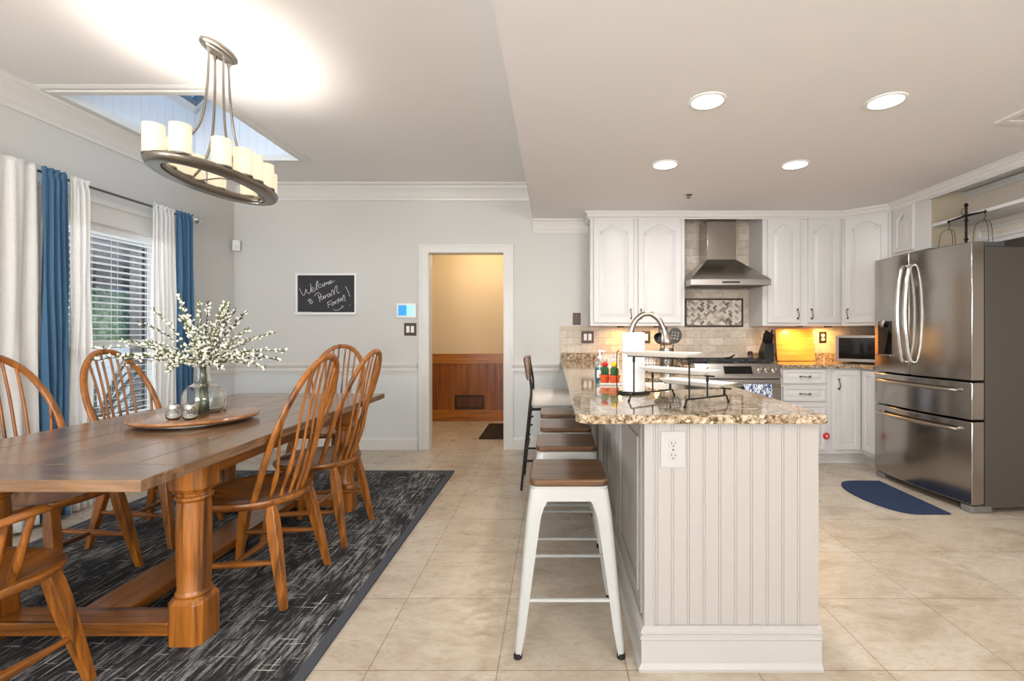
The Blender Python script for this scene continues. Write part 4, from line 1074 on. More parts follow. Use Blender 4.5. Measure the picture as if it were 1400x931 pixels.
# faucet
f = thing('kitchen_faucet', 'tall arched brushed nickel pull-down faucet beside the sink', 'faucet', (.418, 2.62, ZC))
bm = bmn(); lathe(bm, (0,0,0), [(.030,0),(.030,.006),(.024,.012),(.022,.03),(.021,.10),(.0185,.112)], 28); obj('base', bm, M['nickel'], f, smooth=40)
bm = bmn(); P = cat([(0,0,.10),(0,0,.20),(.002,0,.275),(.022,0,.342),(.065,0,.383),(.112,0,.388),(.155,0,.357),(.178,0,.315),(.187,0,.290)], 7); tube(bm, P, .0145, 18); obj('spout', bm, M['nickel'], f, smooth=60)
bm = bmn(); tube(bm, [(.184,0,.302),(.187,0,.292),(.188,0,.286),(.193,0,.264),(.198,0,.240),(.200,0,.224),(.2005,0,.218)], [.0165,.019,.018,.026,.0315,.031,.025], 24); obj('spray_head', bm, M['nickel'], f, smooth=50)
bm = bmn(); tube(bm, [(0,-.018,.075),(0,-.04,.08),(-.002,-.065,.098),(-.004,-.095,.13)], [.010,.009,.0075,.006], 12); obj('lever', bm, M['nickel'], f, smooth=50)
# paper towel
pt = thing('paper_towel_holder', 'black wire holder carrying a roll of paper towels on the granite', 'paper towel holder', (.375, 2.26, ZC))
bm = bmn(); tube(bm, [(.075*math.cos(2*PI*k/40), .075*math.sin(2*PI*k/40), .004) for k in range(40)], .0035, 8, closed=True)
tube(bm, [(-.075,0,.004),(.075,0,.004)], .003, 8); cyl(bm, (0,0,.003), (0,0,.292), .004); obj('stand', bm, M['black'], pt, smooth=50)
bm = bmn(); tube(bm, cat([(-.074,.01,.004),(-.078,.01,.09),(-.076,.01,.185),(-.066,.01,.2)], 5), .0025, 8); obj('spring_arm', bm, M['black'], pt, smooth=50)
bm = bmn(); poly(bm, ellipse(0,0,.0535,.0535,48), .012, .287, holes=[ellipse(0,0,.02,.02,24)]); 
r_ = obj('towel_roll', bm, M['paper'], pt, smooth=35, bevel=.002)
# serving stand
A0, A1 = Vector((.312,1.989,ZC)), Vector((.547,2.174,ZC)); B0, B1 = Vector((.497,1.822,ZC)), Vector((.717,1.968,ZC))
st = thing('serving_stand', 'black wrought iron three-tier serving stand on the granite bar top', 'stand', (.51, 1.99, ZC))
ZU = (1.096, 1.024, .968); PU = (.10, .5, .90)
for (a, b) in ((A0, A1), (B0, B1)):
    bm = bmn(); d = (b-a); up = Vector((0,0,.030)); side = Vector((0,0,0))
    P = [a+Vector((0,0,.004)), a+d*.06+up, b-d*.06+up, b+Vector((0,0,.004))]
    tube(bm, cat([P[0], a+d*.03+up*.6, P[1], a+d*.2+up, a+d*.8+up, P[2], b-d*.03+up*.6, P[3]], 4), .0034, 8)
    for q in (a, b): lathe(bm, (q.x,q.y,q.z), [(.0045,0),(.0055,.003),(.0045,.008)], 10)
    obj('frame', bm, M['black'], st, world=True, smooth=50)
    for u, z in zip(PU, ZU):
        bm = bmn(); q = a+d*u; cyl(bm, (q.x,q.y,ZC+.03), (q.x,q.y,z-.006), .0034, seg=8); lathe(bm, (q.x,q.y,z-.03), [(.004,0),(.0055,.004),(.0055,.02),(.004,.024)], 10); obj('upright', bm, M['black'], st, world=True, smooth=50)
for u, z in zip(PU, ZU):
    a = A0+(A1-A0)*u; b = B0+(B1-B0)*u; dd = (b-a).normalized()*.03
    bm = bmn(); tube(bm, [(a-dd).to_3d()*1+Vector((0,0,z-ZC-.004)), b+dd+Vector((0,0,z-ZC-.004))], .003, 8); obj('cross_bar', bm, M['black'], st, world=True, smooth=50)
for k, (u, z) in enumerate(zip(PU, ZU)):
    a = A0+(A1-A0)*u; b = B0+(B1-B0)*u; c = (a+b)/2; ang = math.atan2((b-a).y, (b-a).x)
    bm = bmn(); rings = []
    for (hx, hy, zz) in ((.01,.01,0),(.128,.040,0),(.134,.045,.004),(.160,.058,.0165),(.162,.060,.019),(.158,.057,.019),(.134,.042,.007),(.126,.036,.0045),(.01,.01,.0045)):
        rings.append([(x, y, zz) for x, y in rrect(-hx,hx,-hy,hy,min(hx,hy)*.25,4)])
    loft(bm, rings)
    o = obj('serving_plate', bm, M['tray'], smooth=40); o.location = (c.x, c.y, z-.001); o.rotation_euler = (0,0,ang)
    tag(o, 'long white rectangular serving plate on the %s tier of the black stand' % ('top', 'middle', 'lowest')[k], 'plate')
# soap, tray, cacti
sb = thing('soap_bottle', 'clear pump bottle of blue-green hand soap on the granite', 'bottle', (.268, 2.78, ZC))
prof = [(.022,0),(.029,.003),(.030,.01),(.030,.105),(.026,.120),(.013,.132),(.012,.14)]
bm = bmn(); lathe(bm, (0,0,0), [(r*.93,z+.001) for r, z in prof if z < .09]+[(.0279,.085),(.001,.085)], 28); obj('soap', bm, mat('blue_green_soap', rgb(48,140,160), .2), sb, smooth=40)
bm = bmn(); lathe(bm, (0,0,0), prof+[(.011,.139),(.012,.131),(.024,.118),(.0286,.104),(.0286,.09)], 28, cap=False); obj('bottle', bm, M['clearp'], sb, smooth=50)
bm = bmn(); lathe(bm, (0,0,.137), [(.014,0),(.014,.012),(.005,.016),(.005,.034),(.010,.038),(.010,.046),(.003,.049)], 20); tube(bm, [(0,0,.178),(.02,-.005,.180),(.032,-.008,.175)], [.005,.0045,.0035], 10); cyl(bm, (0,0,.02), (0,0,.14), .002, seg=6); obj('pump', bm, M['white'], sb, smooth=50)
bm = bmn(); cbox(bm, (-.006,-.0297,.05), (.03,.002,.045)); obj('paper_label', bm, M['white'], sb)
tr = tag(obj('ceramic_tray', (lambda b: (loft(b, [[(x,y,z) for x,y in rrect(-.062+d,.062-d,-.052+d,.052-d,.012,4)] for d, z in ((.004,0),(0,.002),(0,.010),(.002,.012),(.004,.012),(.006,.005),(.05,.005))]), b)[1])(bmn()), M['tray'], smooth=40), 'small white tray under the two potted cacti', 'tray')
tr.location = (.315, 2.655, ZC)
def cactus(x, y, fm, label, s=1.0):
    t = thing('potted_cactus', label, 'potted cactus', (x, y, ZC+.0052))
    bm = bmn(); lathe(bm, (0,0,0), [(.020*s,0),(.0235*s,.001),(.0295*s,.036*s),(.0315*s,.037*s),(.032*s,.048*s),(.029*s,.048*s),(.027*s,.038*s),(.005,.037*s)], 28); obj('pot', bm, M['terracotta'], t, smooth=35)
    bm = bmn(); rings = []
    for r, z in ((.012,.036),(.017,.042),(.0195,.058),(.0195,.078),(.017,.088),(.009,.094)):
        rings.append([((r*s*(1+.16*math.cos(8*q)))*math.cos(q), (r*s*(1+.16*math.cos(8*q)))*math.sin(q), z*s) for q in [2*PI*k/48 for k in range(48)]])
    loft(bm, rings); obj('stem', bm, M['cactus'], t, smooth=60)
    bm = bmn(); bmesh.ops.create_icosphere(bm, subdivisions=3, radius=.018*s, matrix=Matrix.Translation((0,0,.106*s)))
    for v in bm.verts:
        q = v.co-Vector((0,0,.106*s)); a = math.atan2(q.y, q.x); v.co = Vector((0,0,.106*s))+Vector((q.x*(1+.15*math.cos(7*a)), q.y*(1+.15*math.cos(7*a)), q.z*.85))
    obj('flower', bm, fm, t, smooth=60)
cactus(.333, 2.630, M['yellow'], 'small cactus with yellow top in an orange pot, nearer of the two')
cactus(.286, 2.685, M['red'], 'small cactus with red top in an orange pot, farther of the two', .98)
bm = bmn()
# wire basket and utensil holder beyond the sink
wb_ = thing('wire_basket', 'black wire basket on the granite beyond the sink', 'basket', (.72, 3.42, ZC))
bm = bmn()
for z, q in ((.005,.88),(.05,.95),(.105,1.0)):
    P = [(x*q, y*q, z) for x, y in rrect(-.17,.17,-.12,.12,.04,5)]; tube(bm, P, .003 if z > .1 else .002, 6, closed=True)
obj('rim', bm, M['black'], wb_, smooth=60)
bm = bmn(); R0 = rrect(-.17,.17,-.12,.12,.04,5); n_w = 30
import itertools
per = [Vector(q) for q in R0]; tot = sum((per[(i+1) % len(per)]-per[i]).length for i in range(len(per)))
for k in range(n_w):
    d = tot*k/n_w; i = 0
    while d > (per[(i+1) % len(per)]-per[i]).length: d -= (per[(i+1) % len(per)]-per[i]).length; i += 1
    q = per[i].lerp(per[(i+1) % len(per)], d/max((per[(i+1) % len(per)]-per[i]).length, 1e-6))
    tube(bm, [(q.x*.88,q.y*.88,.005),(q.x*.95,q.y*.95,.05),(q.x,q.y,.105)], .0014, 5)
for k in range(-3, 4): tube(bm, [(k*.04,-.104,.005),(k*.04,.104,.005)], .0014, 5)
obj('wires', bm, M['black'], wb_, smooth=60)
uh = thing('utensil_holder', 'round brushed steel utensil holder behind the faucet head', 'utensil holder', (.875, 3.72, ZC))
bm = bmn(); poly(bm, ellipse(0,0,.055,.055,36), 0, .004); poly(bm, ellipse(0,0,.055,.055,36), .0, .165, holes=[ellipse(0,0,.053,.053,36)]); obj('holder', bm, M['steel'], uh, smooth=40)
def utensil(nm, label, base, top, head):
    t = thing(nm, label, 'kitchen utensil', (.875+base[0], 3.72+base[1], ZC+.006), 0)
    b, a = Vector((0,0,0)), Vector((top[0]-base[0], top[1]-base[1], top[2])); d = (a-b).normalized()
    bm = bmn(); tube(bm, [b, b+(a-b)*.5, a], [.005,.0045,.004], 8); obj('handle', bm, M['blackp'], t, smooth=60)
    bm = bmn(); rot = Vector((0,0,1)).rotation_difference(d).to_matrix().to_4x4(); T = Matrix.Translation(a) @ rot @ Matrix.Scale(1.3, 4)
    if head == 'ladle':
        vs = lathe(bm, (0,0,0), [(.006,-.032),(.025,-.024),(.036,-.008),(.040,.010),(.038,.010),(.034,-.007),(.023,-.022),(.004,-.029)], 24); bmesh.ops.transform(bm, matrix=Matrix.Translation(a+Vector((0,0,.01))) @ Matrix.Rotation(R(50), 4, 'X') @ Matrix.Scale(1.25, 4), verts=list(bm.verts))
    elif head == 'skimmer':
        Q = ellipse(0,.045,.040,.048,28); hs = [ellipse(i*.017, .045+j*.017, .0055, .0055, 8) for i in (-1,0,1) for j in (-1,0,1)]
        poly(bm, Q, -.0015, .0015, holes=hs); bmesh.ops.transform(bm, matrix=T @ Matrix.Rotation(R(90), 4, 'X'), verts=list(bm.verts))
    else:
        vs = poly(bm, rrect(-.028,.028,0,.09,.012), -.0015, .0015, holes=[rrect(-.018+.013*k,-.012+.013*k,.02,.075,.002,2) for k in range(4)][:3]); bmesh.ops.transform(bm, matrix=T @ Matrix.Rotation(R(90), 4, 'X'), verts=list(bm.verts))
    obj('head', bm, M['blackp'], t, smooth=40)
utensil('ladle', 'black ladle standing in the steel utensil holder', (-.02,0), (-.052,-.01,.225), 'ladle')
utensil('skimmer', 'black round slotted skimmer leaning right in the steel utensil holder', (.02,.005), (.055,.0,.20), 'skimmer')
utensil('slotted_turner', 'black slotted turner at the back of the steel utensil holder', (.0,.025), (-.01,.045,.21), 'turner')

# --- range hood
h = thing('range_hood', 'stainless steel pyramid chimney range hood on the tiled wall', 'range hood', (1.613, YB-.010, 1.623))
hx0, hx1, hyf = 1.25, 1.983, 4.373; cx0, cx1, cyf = 1.479, 1.757, 4.62; yb_ = YB-.011
bm = bmn(); loft(bm, [[(hx0,hyf,1.680),(hx1,hyf,1.680),(hx1,yb_,1.680),(hx0,yb_,1.680)], [(cx0,cyf,1.895),(cx1,cyf,1.895),(cx1,yb_,1.895),(cx0,yb_,1.895)]]); obj('canopy', bm, M['steel'], h, world=True, bevel=.002)
bm = bmn(); poly(bm, [(hx0,hyf),(hx1,hyf),(hx1,yb_),(hx0,yb_)], 1.626, 1.680, holes=[[(hx0+.03,hyf+.03),(hx0+.03,yb_-.03),(hx1-.03,yb_-.03),(hx1-.03,hyf+.03)]]); obj('band', bm, M['steel_h'], h, world=True, bevel=.002)
bm = bmn(); box(bm, cx0, cx1, cyf, yb_, 1.895, 2.282); obj('chimney', bm, M['steel'], h, world=True, bevel=.0015)
bm = bmn(); box(bm, hx0+.03, hx1-.03, hyf+.03, yb_-.03, 1.64, 1.648)
for k in range(16): box(bm, hx0+.05+k*.04, hx0+.065+k*.04, hyf+.05, yb_-.05, 1.632, 1.641)
obj('filter', bm, M['nickel_d'], h, world=True)
bm = bmn(); cbox(bm, ((hx0+hx1)/2, hyf-.001, 1.652), (.16,.004,.016))
obj('control_panel', bm, M['blackp'], h, world=True, bevel=.001)

# --- range
RX0, RX1, RYF = 1.262, 2.022, 4.265
r = thing('gas_range', 'stainless steel gas range with black grates and blue patterned towel', 'range', (1.642, 4.58, 0))
bm = bmn(); box(bm, RX0, RX1, RYF+.03, YB-.012, .02, .885)
for xx in (RX0+.06, RX1-.06):
    for yy in (RYF+.08, YB-.1): cyl(bm, (xx,yy,0), (xx,yy,.03), .018)
obj('body', bm, M['steel_dark'], r, world=True, bevel=.002)
bm = bmn(); poly(bm, [(RX0,RYF+.07),(RX1,RYF+.07),(RX1,YB-.012),(RX0,YB-.012)], .885, .912, holes=[[(RX0+.02,RYF+.12),(RX0+.02,YB-.04),(RX1-.02,YB-.04),(RX1-.02,RYF+.12)]]); box(bm, RX0+.02, RX1-.02, RYF+.12, YB-.04, .885, .900); obj('cooktop', bm, M['steel_h'], r, world=True, bevel=.001)
pan = [(RYF+.07,.885),(RYF+.07,.910),(RYF+.055,.913),(RYF+.045,.912),(RYF-.015,.800),(RYF-.015,.785),(RYF+.03,.785)]
bm = bmn(); poly(bm, pan, RX0, RX1, M=MYZ); cp = obj('control_panel', bm, M['steel_h'], r, world=True, bevel=.002)
# frame of the slanted control panel
pn = Vector((0, -.112, .06)).normalized(); pt_ = Vector((0, .06, .112)).normalized(); pc = Vector((1.642, RYF+.015, .856))
def onpanel(x, v, o): return pc+Vector((x-1.642,0,0))+pt_*v+pn*o
Mp = Matrix(((1,pt_.x,pn.x,0),(0,pt_.y,pn.y,0),(0,pt_.z,pn.z,0),(0,0,0,1)))
def panel_poly(bm, pts, z0, z1, c): return poly(bm, pts, z0, z1, M=Matrix.Translation(c) @ Mp)
bm = bmn(); panel_poly(bm, rrect(-.135,.135,-.045,.045,.004), 0, .004, pc); d = obj('display_bezel', bm, M['nickel'], r, world=True, bevel=.001)
bm = bmn(); panel_poly(bm, rrect(-.125,.125,-.037,.037,.003), .004, .006, pc); obj('display', bm, M['oven_glass'], r, world=True)
for kx in (-.335,-.26,.20,.265,.33):
    bm = bmn(); c = pc+Vector((kx,0,0))
    tube(bm, [c, c+pn*.006, c+pn*.008, c+pn*.028, c+pn*.031], [.026,.025,.019,.0175,.015], 24)
    cbox(bm, (0,0,.034), (.007,.032,.010), Matrix.Translation(c) @ Mp); obj('knob', bm, M['nickel'], r, world=True, smooth=35)
for gx in (RX0+.03, RX0+.265, RX0+.50):
    bm = bmn(); w_ = .225; y0, y1 = RYF+.135, YB-.055; z0 = .902
    for (a, b) in (((gx,y0),(gx+w_,y0)),((gx,y1),(gx+w_,y1)),((gx,y0),(gx,y1)),((gx+w_,y0),(gx+w_,y1)),((gx+w_/2,y0),(gx+w_/2,y1)),((gx,(y0+y1)/2),(gx+w_,(y0+y1)/2)),((gx,(3*y0+y1)/4),(gx+w_,(3*y0+y1)/4)),((gx,(y0+3*y1)/4),(gx+w_,(y0+3*y1)/4))):
        box(bm, min(a[0],b[0])-.006, max(a[0],b[0])+.006, min(a[1],b[1])-.006, max(a[1],b[1])+.006, .925, .940)
    for a in ((gx,y0),(gx+w_,y0),(gx,y1),(gx+w_,y1)): box(bm, a[0]-.008, a[0]+.008, a[1]-.008, a[1]+.008, .900, .93)
    obj('grate', bm, M['grate'], r, world=True, bevel=.0015)
for bx in (RX0+.142, RX0+.378, RX0+.612):
    for by in (RYF+.25, RYF+.49):
        bm = bmn(); lathe(bm, (bx,by,.900), [(.05,0),(.05,.006),(.038,.009),(.038,.016),(.034,.019),(.004,.019)], 24); obj('burner', bm, M['grate'], r, world=True, smooth=40)
bm = bmn(); poly(bm, [(RX0+.005,.16),(RX1-.005,.16),(RX1-.005,.775),(RX0+.005,.775)], RYF-.012, RYF+.03, holes=[[(RX0+.12,.28),(RX0+.12,.62),(RX1-.12,.62),(RX1-.12,.28)]], M=MXZ); dr = obj('oven_door', bm, M['steel_h'], r, world=True, bevel=.003)
bm = bmn(); box(bm, RX0+.115, RX1-.115, RYF-.006, RYF+.01, .275, .625); obj('oven_window', bm, M['oven_glass'], r, world=True)
bm = bmn(); cyl(bm, (RX0+.04,RYF-.055,.725), (RX1-.04,RYF-.055,.725), .013)
for xx in (RX0+.06, RX1-.06): cyl(bm, (xx,RYF-.012,.725), (xx,RYF-.055,.725), .009)
obj('door_handle', bm, M['nickel'], r, world=True, smooth=40)
bm = bmn(); box(bm, RX0+.005, RX1-.005, RYF-.008, RYF+.03, .05, .15); obj('drawer', bm, M['steel_h'], r, world=True, bevel=.003)
tw = bmn(); rings = []
for j in range(25):
    x = 1.66+.25*j/24; wv = .003*math.sin(j*1.1)
    prof_ = [(RYF-.037,.40),(RYF-.036+wv,.55),(RYF-.038,.70),(RYF-.040,.732),(RYF-.055,.742),(RYF-.070,.732),(RYF-.072-wv,.70),(RYF-.074-wv*2,.55),(RYF-.073+wv,.36)]
    rings.append([(x, a, b) for a, b in prof_])
loft(tw, rings, closed=False, cap=False)
o = obj('dish_towel', tw, M['towel'], smooth=80); tag(o, 'white towel with blue pattern hanging over the oven door handle', 'towel'); sd = o.modifiers.new('thickness','SOLIDIFY'); sd.thickness = .003; sd.offset = -1

# --- base cabinets right of the range, and left of it
BY = 4.31
b = thing('drawer_cabinet', 'white base cabinet with three drawers right of the range', 'cabinet', (2.25, BY, 0))
bm = bmn(); box(bm, 2.032, 2.49, BY, YB-.012, .105, ZT); box(bm, 2.032, 2.49, BY+.07, YB-.012, 0, .105); obj('body', bm, M['cab'], b, world=True)
for z0, z1 in ((.735,.862),(.578,.710),(.14,.553)):
    e = obj('drawer', door_bm(.385, z1-z0, 0, fr=.024), M['cab'], b, smooth=25); e.location = (2.052-2.25, 0, z0); 
    pull(e, .195, (z1-z0)/2, .085, False) if z0 > .5 else pull(e, .195, .30, .085, False)
k = thing('red_knob_cover', 'small round red button stuck on the drawer front right of the peninsula', 'button', (2.437, BY-.0195, .268))
bm = bmn(); lathe(bm, (0,0,0), [(.030,0),(.030,-.006),(.024,-.012),(.014,-.012),(.014,-.008)], 28, 'y', cap=False); obj('ring', bm, M['redp'], k, smooth=40)
bm = bmn(); lathe(bm, (0,0,0), [(.014,0),(.014,-.009),(.002,-.010)], 20, 'y'); obj('centre', bm, mat('pink_plastic', rgb(226,150,160), .3), k, smooth=40)
b = thing('corner_base_cabinet', 'white L-shaped corner base cabinet with folding door under the microwave', 'cabinet', (2.77, BY, 0))
bm = bmn(); poly(bm, [(2.492,YB-.012),(2.492,BY),(2.77,BY),(2.77,4.11),(XR-.012,4.11),(XR-.012,YB-.012)], .105, ZT); poly(bm, [(2.492,YB-.012),(2.492,BY+.07),(2.84,BY+.07),(2.84,4.11),(XR-.012,4.11),(XR-.012,YB-.012)], 0, .105); obj('body', bm, M['cab'], b, world=True)
e = obj('door', door_bm(.222, .713, 0, fr=.045), M['cab'], b, smooth=25); e.location = (2.526-2.77, 0, .142); pull(e, .022, .59)
e = obj('door', door_bm(.172, .713, 0, fr=.045), M['cab'], b, smooth=25); e.location = (0, -.022, .142); e.rotation_euler = (0,0,-PI/2)
b = thing('base_cabinet', 'white base cabinet between peninsula and range, mostly hidden by the peninsula', 'cabinet', (1.11, BY, 0))
bm = bmn(); box(bm, .960, 1.252, BY, YB-.012, .105, ZT); box(bm, .960, 1.252, BY+.07, YB-.012, 0, .105); obj('body', bm, M['cab'], b, world=True)
e = obj('door', door_bm(.24, .713, 0, fr=.045), M['cab'], b, smooth=25); e.location = (-.12, 0, .142); pull(e, .21, .59)
c = thing('corner_countertop', 'granite countertop right of the range under knife block and microwave', 'countertop', (2.6, 4.6, ZT))
bm = bmn(); poly(bm, [(2.030,YB-.012),(2.030,4.275),(2.735,4.275),(2.735,4.11),(XR-.012,4.11),(XR-.012,YB-.012)], ZT, ZC); obj('slab', bm, M['granite'], c, world=True, bevel=.005)
bm = bmn(); box(bm, 2.030, XR-.012, YB-.032, YB-.012, ZC, .985); box(bm, XR-.032, XR-.012, 4.11, YB-.032, ZC, .985); obj('upstand', bm, M['granite'], c, world=True, bevel=.002)

# --- things on the right counter and the range
kb = thing('knife_block', 'black knife block full of black handled knives beside the cutting board', 'knife block', (2.09, 4.72, ZC))
bm = bmn(); poly(bm, [(-.07,0),(.07,0),(.07,.10),(-.02,.215),(-.07,.18)], -.045, .045, M=MYZ); obj('block', bm, M['blackp'], kb, bevel=.003)
for i in range(3):
    for j in range(3):
        x = -.028+.028*i; u = j/2; a = Vector((x, -.052+.10*u*.55+.0, .185+.0*u)); a = Vector((x, -.05+.028*j, .195-.01*abs(j-1)+.012*(j > 0)))
        d = Vector((0,-.42,.9)).normalized(); ln = .095+.02*((i+j) % 2)
        kn = thing('kitchen_knife', 'black handled kitchen knife standing in the black knife block', 'knife', tuple(Vector((2.09,4.72,ZC))+a), 0, 'knives in the black knife block')
        bm = bmn(); tube(bm, [Vector((0,0,0))-d*.05, Vector((0,0,0))+d*.004], .0065, 4, ry=.0012); obj('blade', bm, M['chrome'], kn)
        bm = bmn(); tube(bm, [Vector((0,0,0)), d*.01, d*ln*.5, d*ln*.9, d*ln], [.006,.0085,.0075,.0095,.006], 10, ry=[.008,.011,.010,.012,.008]); obj('handle', bm, M['blackp'], kn, smooth=50)
        lathe_ = None
bm = bmn(); poly(bm, rrect(-.19,.19,0,.325,.022), -.009, .009, M=MXZ)
cb = obj('cutting_board', bm, M['bamboo'], bevel=.003, smooth=40); cb.location = (2.425, 4.80, ZC+.0035); cb.rotation_euler = (R(-9), 0, 0)
tag(cb, 'wooden cutting board leaning on the backsplash, lit orange from above', 'cutting board')
mw = thing('microwave', 'small stainless microwave with black door on the corner counter', 'microwave', (3.0, 4.555, ZC), R(-45))
bm = bmn(); box(bm, -.245, .245, -.155, .17, .012, .262)
for xx in (-.2, .2):
    for yy in (-.12, .13): cyl(bm, (xx,yy,0), (xx,yy,.014), .012)
obj('case', bm, M['steel_h'], mw, bevel=.005)
bm = bmn(); poly(bm, rrect(-.243,.243,.014,.260,.006), -.172, -.156, holes=[rrect(-.218,.13,.040,.238,.004)], M=MXZ); obj('front_frame', bm, M['steel_h'], mw, bevel=.003)
bm = bmn(); box(bm, -.220, .132, -.1695, -.157, .038, .240); obj('door_window', bm, M['oven_glass'], mw)
bm = bmn(); cbox(bm, (.188,-.1725,.14), (.085,.002,.21)); obj('control_panel', bm, M['blackp'], mw)
pg = thing('pepper_grinder', 'short steel and dark pepper grinder on the back of the range', 'grinder', (1.985, 4.845, .912))
bm = bmn(); lathe(bm, (0,0,0), [(.022,0),(.023,.004),(.023,.05)], 20); obj('jar', bm, M['chrome'], pg, smooth=40)
bm = bmn(); lathe(bm, (0,0,0), [(.0235,.05),(.0235,.088),(.018,.092),(.003,.093)], 20); obj('cap', bm, M['bronze'], pg, smooth=40)
sr = thing('spoon_rest', 'small black spoon rest standing on the range grates', 'spoon rest', (1.70, 4.62, .940))
bm = bmn(); rings = []
for i in range(9):
    u = i/8; wdt = .010+.026*math.sin(PI*min(u*1.1,1))*(1-.2*u); x = -.055+.10*u; zz = .003+.028*max(0,u-.45)**1.3*2.4
    rings.append([(x,-wdt,zz+.008),(x,-wdt*.6,zz+.001),(x,0,zz-.0005),(x,wdt*.6,zz+.001),(x,wdt,zz+.008),(x,wdt*.9,zz+.011),(x,wdt*.5,zz+.004),(x,0,zz+.003),(x,-wdt*.5,zz+.004),(x,-wdt*.9,zz+.011)])
loft(bm, rings); obj('dish', bm, M['blackp'], sr, smooth=50)
# under-cabinet lights
def puck(x, y, label, e):
    t = thing('under_cabinet_light', label, 'light', (x, y, UZ0))
    bm = bmn(); lathe(bm, (0,0,0), [(.036,0),(.036,-.010),(.030,-.013),(.027,-.011)], 24, cap=False); obj('housing', bm, M['bronze'], t, smooth=40)
    bm = bmn(); lathe(bm, (0,0,0), [(.001,-.008),(.028,-.008),(.028,-.006),(.001,-.006)], 24); obj('lens', bm, M['warmled'], t)
    area('under_cabinet_lamp', (x, y, UZ0-.016), (0,0,0), .05, .05, e, (1, .52, .14), 'DISK')
puck(.66, 4.74, 'round warm puck light under the left upper cabinet, nearer its left end', 1.3)
puck(1.02, 4.74, 'round warm puck light under the left upper cabinet, nearer the hood', .7)
puck(2.40, 4.70, 'round warm puck light under the right upper cabinet above the cutting board', 3.0)
puck(2.72, 4.76, 'round warm puck light under the corner upper cabinet above the microwave', 2.2)

# --- fridge (local: x depth, front at -x; y width)
fg = thing('refrigerator', 'large stainless steel four door refrigerator with ice dispenser', 'refrigerator', (2.715, 3.58, 0), R(4.5))
FW = .430; BU = .035
def front_poly(y0, y1, d0=.0, d1=.088, n=12):
    ys = [y0+(y1-y0)*i/n for i in range(n+1)]; return [(-BU*(1-(y/FW)**2)+d0, y) for y in ys]+[(d1, y1), (d1, y0)]
bm = bmn(); box(bm, .10, .83, -FW+.006, FW-.006, .03, 1.76); obj('body', bm, M['steel_dark'], fg, bevel=.004)
bm = bmn(); box(bm, .088, .101, -FW+.012, FW-.012, .06, 1.775); obj('gasket', bm, M['rubber'], fg)
S_ = .036
for (y0, y1, nm) in ((S_+.003, FW, 'far'), (-FW, S_-.003, 'near')):
    bm = bmn(); poly(bm, front_poly(y0, y1), .875, 1.790); d_ = obj('door', bm, M['steel'], fg, bevel=.006, smooth=30)
    s = 1 if nm == 'far' else -1
    yy = S_+s*.036; fx = -BU
    P = cat([(fx+.004,yy,1.70),(fx-.028,yy,1.675),(fx-.056,yy,1.55),(fx-.070,yy,1.34),(fx-.056,yy,1.12),(fx-.028,yy,.99),(fx+.004,yy,.965)], 8)
    bm = bmn(); tube(bm, P, .0145, 14, ry=.012); obj('handle', bm, M['chrome'], d_, smooth=60)
    if nm == 'far':
        bm = bmn(); q = [(-.033,.205),(-.0285,.285),(-.013,.345),(-.010,.365)]
        def fx_(y, o): return -BU*(1-(y/FW)**2)-o
        ys = [.215+.165*i/8 for i in range(9)]
        poly(bm, [(fx_(y,.003), y) for y in ys]+[(fx_(y,-.004), y) for y in ys[::-1]], 1.285, 1.425); obj('control_panel', bm, mat('dispenser_grey', rgb(150,150,150), .35, .3), d_, bevel=.001)
        bm = bmn(); poly(bm, [(fx_(y,.0025), y) for y in ys]+[(fx_(y,-.004), y) for y in ys[::-1]], 1.005, 1.283); obj('dispenser_recess', bm, M['oven_glass'], d_, bevel=.001)
        bm = bmn(); tube(bm, [(fx_(.30,.004), .30, 1.283), (fx_(.30,.022), .30, 1.26), (fx_(.30,.018), .30, 1.235)], [.022,.02,.012], 10); obj('dispenser_spout', bm, M['nickel_d'], d_, smooth=50)
        bm = bmn(); poly(bm, [(fx_(y,.022), y) for y in ys]+[(fx_(y,.0), y) for y in ys[::-1]], 1.005, 1.018); obj('drip_tray', bm, M['nickel_d'], d_, bevel=.001)
for (z0, z1, zh) in ((.615, .862, .805), (.055, .602, .545)):
    bm = bmn(); poly(bm, front_poly(-FW, FW, n=24), z0, z1); d_ = obj('drawer', bm, M['steel'], fg, bevel=.006, smooth=30)
    P = cat([(-.008,.345,zh),(-.05,.335,zh),(-.075,.18,zh),(-.085,0,zh),(-.075,-.18,zh),(-.05,-.335,zh),(-.008,-.345,zh)], 8)
    bm = bmn(); tube(bm, P, .013, 14); obj('handle', bm, M['nickel'], d_, smooth=60)
bm = bmn(); cbox(bm, (-BU-.001, -.0, .585), (.003,.05,.010)); obj('badge', bm, M['nickel_d'], fg)
for s in (-1, 1):
    bm = bmn(); poly(bm, rrect(.0,.16,s*(FW-.05)-.045,s*(FW-.05)+.045,.02), 0, .045); obj('foot', bm, mat('grey_plastic', rgb(120,118,114), .5), fg, bevel=.006)
    bm = bmn(); poly(bm, rrect(.06,.26,s*(FW-.06)-.045,s*(FW-.06)+.045,.02), 1.762, 1.795); obj('hinge_cover', bm, mat('hinge_grey', rgb(78,80,84), .5), fg, bevel=.006)
bm = bmn(); box(bm, .11, .12, -FW+.1, FW-.1, .0, .04); obj('kick_grille', bm, M['blackp'], fg)
# mat in front of it
pts = []
for q in cat([(2.60,3.14,0),(2.34,3.15,0),(2.235,3.30,0),(2.20,3.50,0),(2.225,3.70,0),(2.33,3.825,0),(2.60,3.83,0)], 6): pts.append((q.x, q.y))
bm = bmn(); poly(bm, pts, .001, .011)
tag(obj('kitchen_mat', bm, M['navymat'], bevel=.003), 'navy blue half-round floor mat in front of the refrigerator', 'mat')
